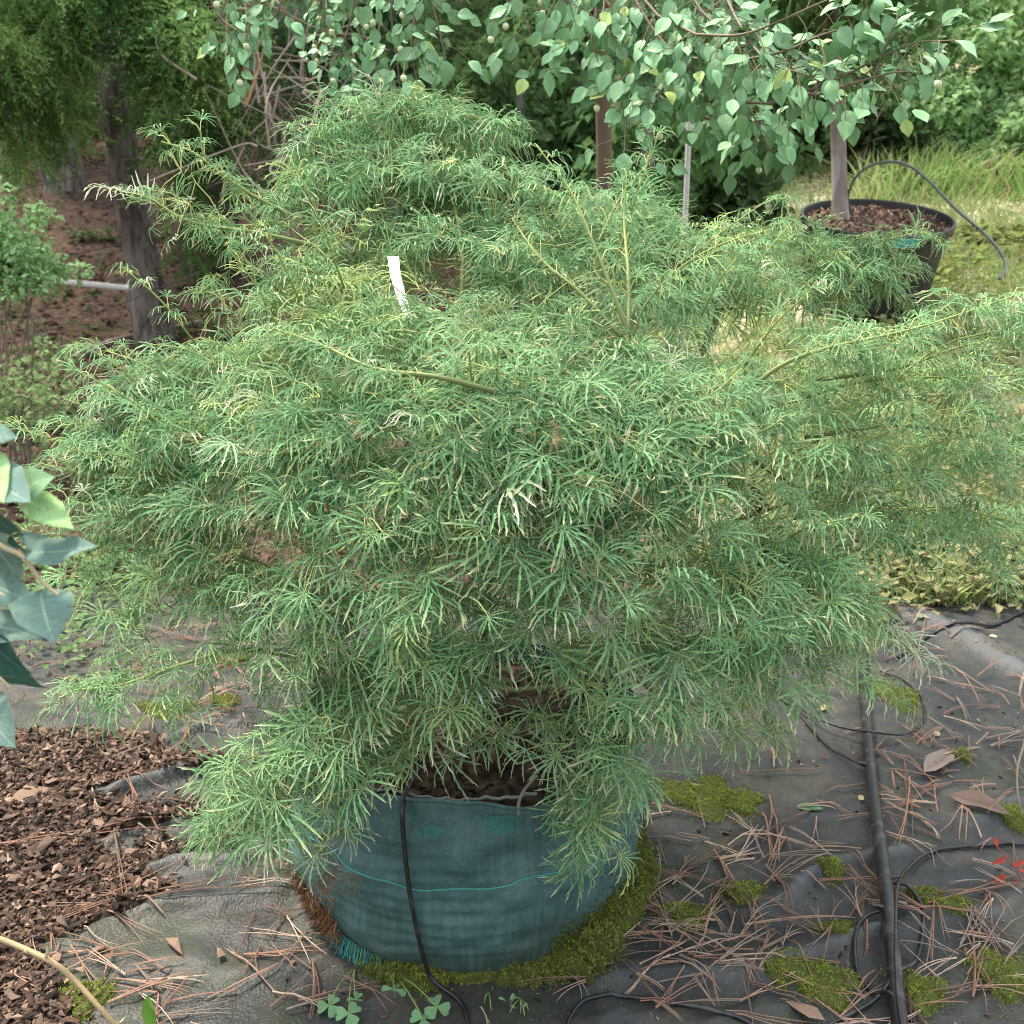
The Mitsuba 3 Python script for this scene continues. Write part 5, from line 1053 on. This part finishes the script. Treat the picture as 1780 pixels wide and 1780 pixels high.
for q in range(5):
    p = at(1035 + rng.normal(0, 9), 38 + rng.normal(0, 7), 3.4); v, f, W = OVL[q]; orange.add((v * .055) @ frame(rng.normal(0, 1, 3) - [0, 0, .6], rng.normal(0, .4, 3) + [0, -.7, .5]).T + p, f, (.55, .12, .03))
tag(add('orange_leaf_cluster', orange, 'm_leaf_soft', smooth=True), 'small cluster of orange leaves behind the snowbell fruits', 'leaves')

# ---- tree in a black nursery pot on the bank
pc = at(1505, 445, 5.2); pz = float(H(pc[0], pc[1])); pc = np.array([pc[0], pc[1], pz])
rim_z = at(1500, 372, 5.2)[2] - pz
np_ = thing('nursery_pot', 'wide black nursery pot standing on the grassy bank at the right', 'plant pot')
PR = .355
prof = [(.0, -.06), (PR * .84, -.06), (PR * .97, rim_z - .05), (PR * 1.0, rim_z - .045), (PR * 1.03, rim_z - .03), (PR * 1.03, rim_z), (PR * 1.0, rim_z + .004), (PR * .98, rim_z - .004), (PR * .96, rim_z - .06)]
TILT = trimesh.transformations.rotation_matrix(math.radians(13), [1, 0, 0])[:3, :3]
def tip(v): return (np.asarray(v) - pc) @ TILT.T + pc
m = trimesh.creation.revolve(np.array(prof), sections=64); add('wall', MB().add(tip(m.vertices + pc), m.faces).get(), 'm_plastic', np_, smooth=35)
add('marker_patch', MB().add(*(lambda V_: (tip(V_.reshape(-1, 3)), grid_faces(4, 9)))(np.stack([np.stack([pc[0] + PR * 1.045 * np.cos(np.radians(np.linspace(262, 284, 9))), pc[1] + PR * 1.045 * np.sin(np.radians(np.linspace(262, 284, 9))), np.full(9, pz + rim_z - z_)], 1) for z_ in (.004, .02, .035, .05)], 0))).get(), 'm_teal', np_, smooth=True)
labels[np_ + '__marker_patch'] = {'label': 'teal green patch on the pot rim'}
mb = MB(); a_ = np.linspace(0, 2 * np.pi, 33)[:-1]; mb.add(np.vstack([[pc + [0, 0, rim_z - .035]], pc + np.stack([PR * .965 * np.cos(a_), PR * .965 * np.sin(a_), 0 * a_ + rim_z - .05], 1)]), np.stack([0 * np.arange(32), 1 + np.arange(32), 1 + (np.arange(32) + 1) % 32], 1), (.08, .05, .038))
for q in range(1500):
    a, r_ = rng.uniform(0, 6.28), PR * .95 * math.sqrt(rng.uniform()); v, f = CHIPS[q % 14]
    mb.add((v * rng.uniform(.010, .024)) @ trimesh.transformations.random_rotation_matrix(rng.uniform(0, 1, 3))[:3, :3].T + pc + [r_ * math.cos(a), r_ * math.sin(a), rim_z - .035], f, np.array(BARKC[q % 8]) * 1.2)
mb.v = [tip(v) for v in mb.v]
tag(add('pot_mulch', mb, 'm_vc'), 'reddish bark mulch filling the black nursery pot', 'mulch', kind='stuff')
yt = thing('young_tree', 'young tree with a smooth pale grey-brown trunk growing from the black nursery pot', 'tree')
tb = at(1462, 380, 5.2); tb[2] = pz + rim_z - .06
def f_yb(p, n, uv):
    a = fbm(p.x * 30, p.y * 30, p.z * 12, 3); return mix(mix([.13, .095, .078], [.30, .26, .23], a), [.40, .38, .36], smoothstep(.55, .72, noise(p.x * 25, p.y * 25, p.z * 5)) * .6)
scene['m_young_bark'] = two(pr(proc(f_yb), .7))
add('trunk', trunk_mesh([tb, at(1459, 320, 5.2), at(1458, 250, 5.2), at(1454, 170, 5.2), at(1450, 80, 5.2), at(1440, -60, 5.2)], .040, .030, 16, 5), 'm_young_bark', yt, smooth=True)
for pts in ([(1448, 60, 5.2), (1380, -40, 5), (1320, -120, 4.9)], [(1450, 100, 5.2), (1520, 20, 5.1), (1600, -60, 5)], [(1440, -40, 5.2), (1480, -160, 5.1), (1500, -260, 5.1)]):
    add('branch', MB().add(*tube(bez([at(*q) for q in pts], 12), np.linspace(.018, .006, 12), 7), (.20, .15, .11)), 'm_vc', yt, smooth=True)
mb = MB(); leafcloud(mb, [(at(x, y, Y), np.array([r, r, r * .7])) for x, y, Y, r in [(1380, 20, 5, .28), (1460, -20, 5.2, .30), (1540, -10, 5.1, .28), (1320, -60, 4.9, .3), (1600, -80, 5, .3), (1460, -160, 5.2, .4), (1400, 90, 5.1, .16)]], 1500, .10, MID, up=.8)
labels[add('crown', mb, 'm_leaf_soft', yt, smooth=True)] = {'kind': 'stuff'}
hose('drip_tube', [pc + [-.06, .05, rim_z - .03], at(1474, 345, 5.2), at(1490, 305, 5.15), at(1525, 284, 5.1), at(1570, 284, 5.05), at(1610, 310, 5.0), at(1660, 362, 4.9), at(1710, 405, 4.8), at(1740, 440, 4.7), at(1748, 465, 4.6), at(1738, 485, 4.5)], .0066, 'black drip tube arching high out of the nursery pot over the grass', 'hose', mat='m_tube_grey')

# ---- grass and weeds
def blades(n, region, Lr, cols, seed, wd=.0035):
    r = np.random.default_rng(seed); x, y = region(r, n); n = len(x); z = H(x, y)
    L = r.uniform(*Lr, n)[:, None]; d = unit(np.column_stack([r.normal(0, .45, n), r.normal(0, .45, n), np.ones(n)])); bend = np.column_stack([r.normal(0, .5, n), r.normal(0, .5, n), -.25 * np.ones(n)])
    s = unit(np.cross(d, r.normal(0, 1, (n, 3)))) * wd * r.uniform(.6, 1.4, (n, 1)); p = np.column_stack([x, y, z - .005]); m_ = p + d * L * .55; t_ = p + d * L + bend * L * .45
    V_ = np.stack([p - s, p + s, m_ - s * .8, m_ + s * .8, t_], 1).reshape(-1, 3)
    f = (np.array([[0, 1, 3], [0, 3, 2], [2, 3, 4]])[None] + (np.arange(n) * 5)[:, None, None]).reshape(-1, 3)
    t = np.clip(meshkit.noise(np.column_stack([x * 2.2, y * 2.2, 0 * x]), 171) * 1.5 - .25 + r.uniform(-.25, .25, n), 0, 1)[:, None]; pick = r.uniform(0, 1, n)[:, None]
    c = np.array(cols[0]) * (1 - t) + np.array(cols[1]) * t; c = np.where(pick < .18, np.array(cols[2]) * r.uniform(.7, 1.2, (n, 1)), c)
    return V_, f, np.repeat(c, 5, 0)
def right_field(r, n):
    y = r.uniform(0, 1, n) ** 1.2 * 6.6 + 3.0; x = y * r.uniform(.10, .85, n) + r.normal(0, .1, n)
    k_ = (meshkit.noise(np.column_stack([x * 1.6, y * 1.6, 0 * x]), 172) + r.uniform(-.3, .3, n) > .40) & (x > .25 + .3 * (y < 4)) & (np.hypot(x - pc[0], y - pc[1]) > .38)
    return x[k_], y[k_]
mb = MB().add(*blades(14000, right_field, (.12, .26), [(.24, .36, .12), (.44, .52, .24), (.46, .38, .25)], 6, .0045))
mb.add(*blades(46000, right_field, (.04, .13), [(.23, .34, .11), (.43, .48, .21), (.52, .45, .32)], 5, .004))
tag(add('grass', mb, 'm_leaf_soft'), 'yellow-green rough grass on the bright bank at the right', 'grass', kind='stuff')
def bank_foot(r, n):
    y = r.uniform(7.6, 9.6, n); x = y * r.uniform(.33, .62, n); return x, y
tag(add('bank_grass', MB().add(*blades(3800, bank_foot, (.18, .48), [(.30, .46, .14), (.52, .64, .28), (.50, .44, .26)], 9, .010)), 'm_leaf_soft'), 'tall pale green grass and stems at the foot of the right bank', 'grass', kind='stuff')
def weeds(name, lab, pts_, n, size, cols):
    mb = MB(); P2 = []
    for q in range(n):
        px, py, sx_, sy_ = pts_[int(rng.integers(len(pts_)))]; p = gnd(px + rng.normal(0, sx_), min(max(py + rng.normal(0, sy_), 420), 1190 if px < 400 else 1080)); P2.append(p)
    P2 = np.array(P2); m = len(P2)
    for q in range(4):
        h = rng.uniform(.01, .11, m); pp_ = P2 + np.column_stack([rng.normal(0, .03, m), rng.normal(0, .03, m), h]); v, f, W = OVL[q]
        vs, fs = place(v, f, frame(rng.normal(0, 1, (m, 3)) * [1, 1, .3], rng.normal(0, .35, (m, 3)) + [0, 0, 1]), pp_, rng.uniform(.6, 1.3, m) * size)
        t = rng.uniform(0, 1, (m, 1)); mb.add(vs, fs, np.repeat(np.array(cols[0]) * (1 - t) + np.array(cols[1]) * t, len(v), 0))
    tag(add(name, mb, 'm_leaf_soft'), lab, 'weeds', kind='stuff')
weeds('weeds', 'low bright green weeds on the ground at the left behind the maple', [(60, 800, 60, 50), (120, 1090, 80, 45), (150, 1000, 70, 30), (200, 900, 80, 60), (30, 950, 40, 60), (230, 1010, 50, 20), (60, 740, 50, 20)], 520, .030, [(.09, .18, .065), (.23, .34, .15)])
weeds('bank_weeds', 'olive and brown weeds along the edge of the cloth at the right', [(1600, 980, 120, 40), (1700, 820, 90, 90), (1520, 1000, 60, 25), (1640, 640, 100, 70), (1700, 1020, 70, 18)], 1300, .045, [(.15, .18, .07), (.38, .34, .19)])
weeds('field_weeds', 'broad-leaved weeds and dry brown leaves scattered through the bright grass', [(1650, 460, 130, 30), (1600, 600, 130, 60), (1720, 420, 60, 20)], 700, .06, [(.26, .24, .10), (.34, .46, .14)])
weeds('woodland_seedlings', 'sparse dark green seedlings on the brown woodland floor', [(300, 480, 60, 60), (120, 560, 80, 60), (60, 620, 60, 50), (330, 580, 50, 20), (150, 380, 60, 50)], 240, .055, [(.05, .10, .035), (.12, .19, .07)])
# leaf litter on the woodland floor
mb = MB(); n = 5200; y = rng.uniform(3.3, 13, n); x = -y * rng.uniform(-.1, .75, n); z = H(x, y) + .01
for q in range(3):
    s_ = slice(q * n // 3, (q + 1) * n // 3); v, f, W = OVL[q]; p = np.column_stack([x[s_], y[s_], z[s_]]); m = len(p)
    vs, fs = place(v, f, frame(rng.normal(0, 1, (m, 3)) * [1, 1, .15], rng.normal(0, .3, (m, 3)) + [0, 0, 1]), p, rng.uniform(.04, .09, m)); t = rng.uniform(0, 1, (m, 1))
    mb.add(vs, fs, np.repeat(np.array([.040, .026, .021]) * (1 - t) + np.array([.145, .092, .07]) * t, len(v), 0))
tag(add('leaf_litter', mb, 'm_leaf_soft'), 'reddish brown fallen leaves and needles on the woodland floor at the left', 'leaf litter', kind='stuff')
tag(add('fallen_log', trunk_mesh([hgt(*at(150, 545, 6.6)[:2], .02), hgt(*at(190, 515, 6.9)[:2], .06), hgt(*at(345, 505, 7.4)[:2], .06)], .035, .02, 8, 4, 14), 'm_bark', smooth=True), 'thin dark fallen log on the woodland floor behind the leaning cedar', 'log')
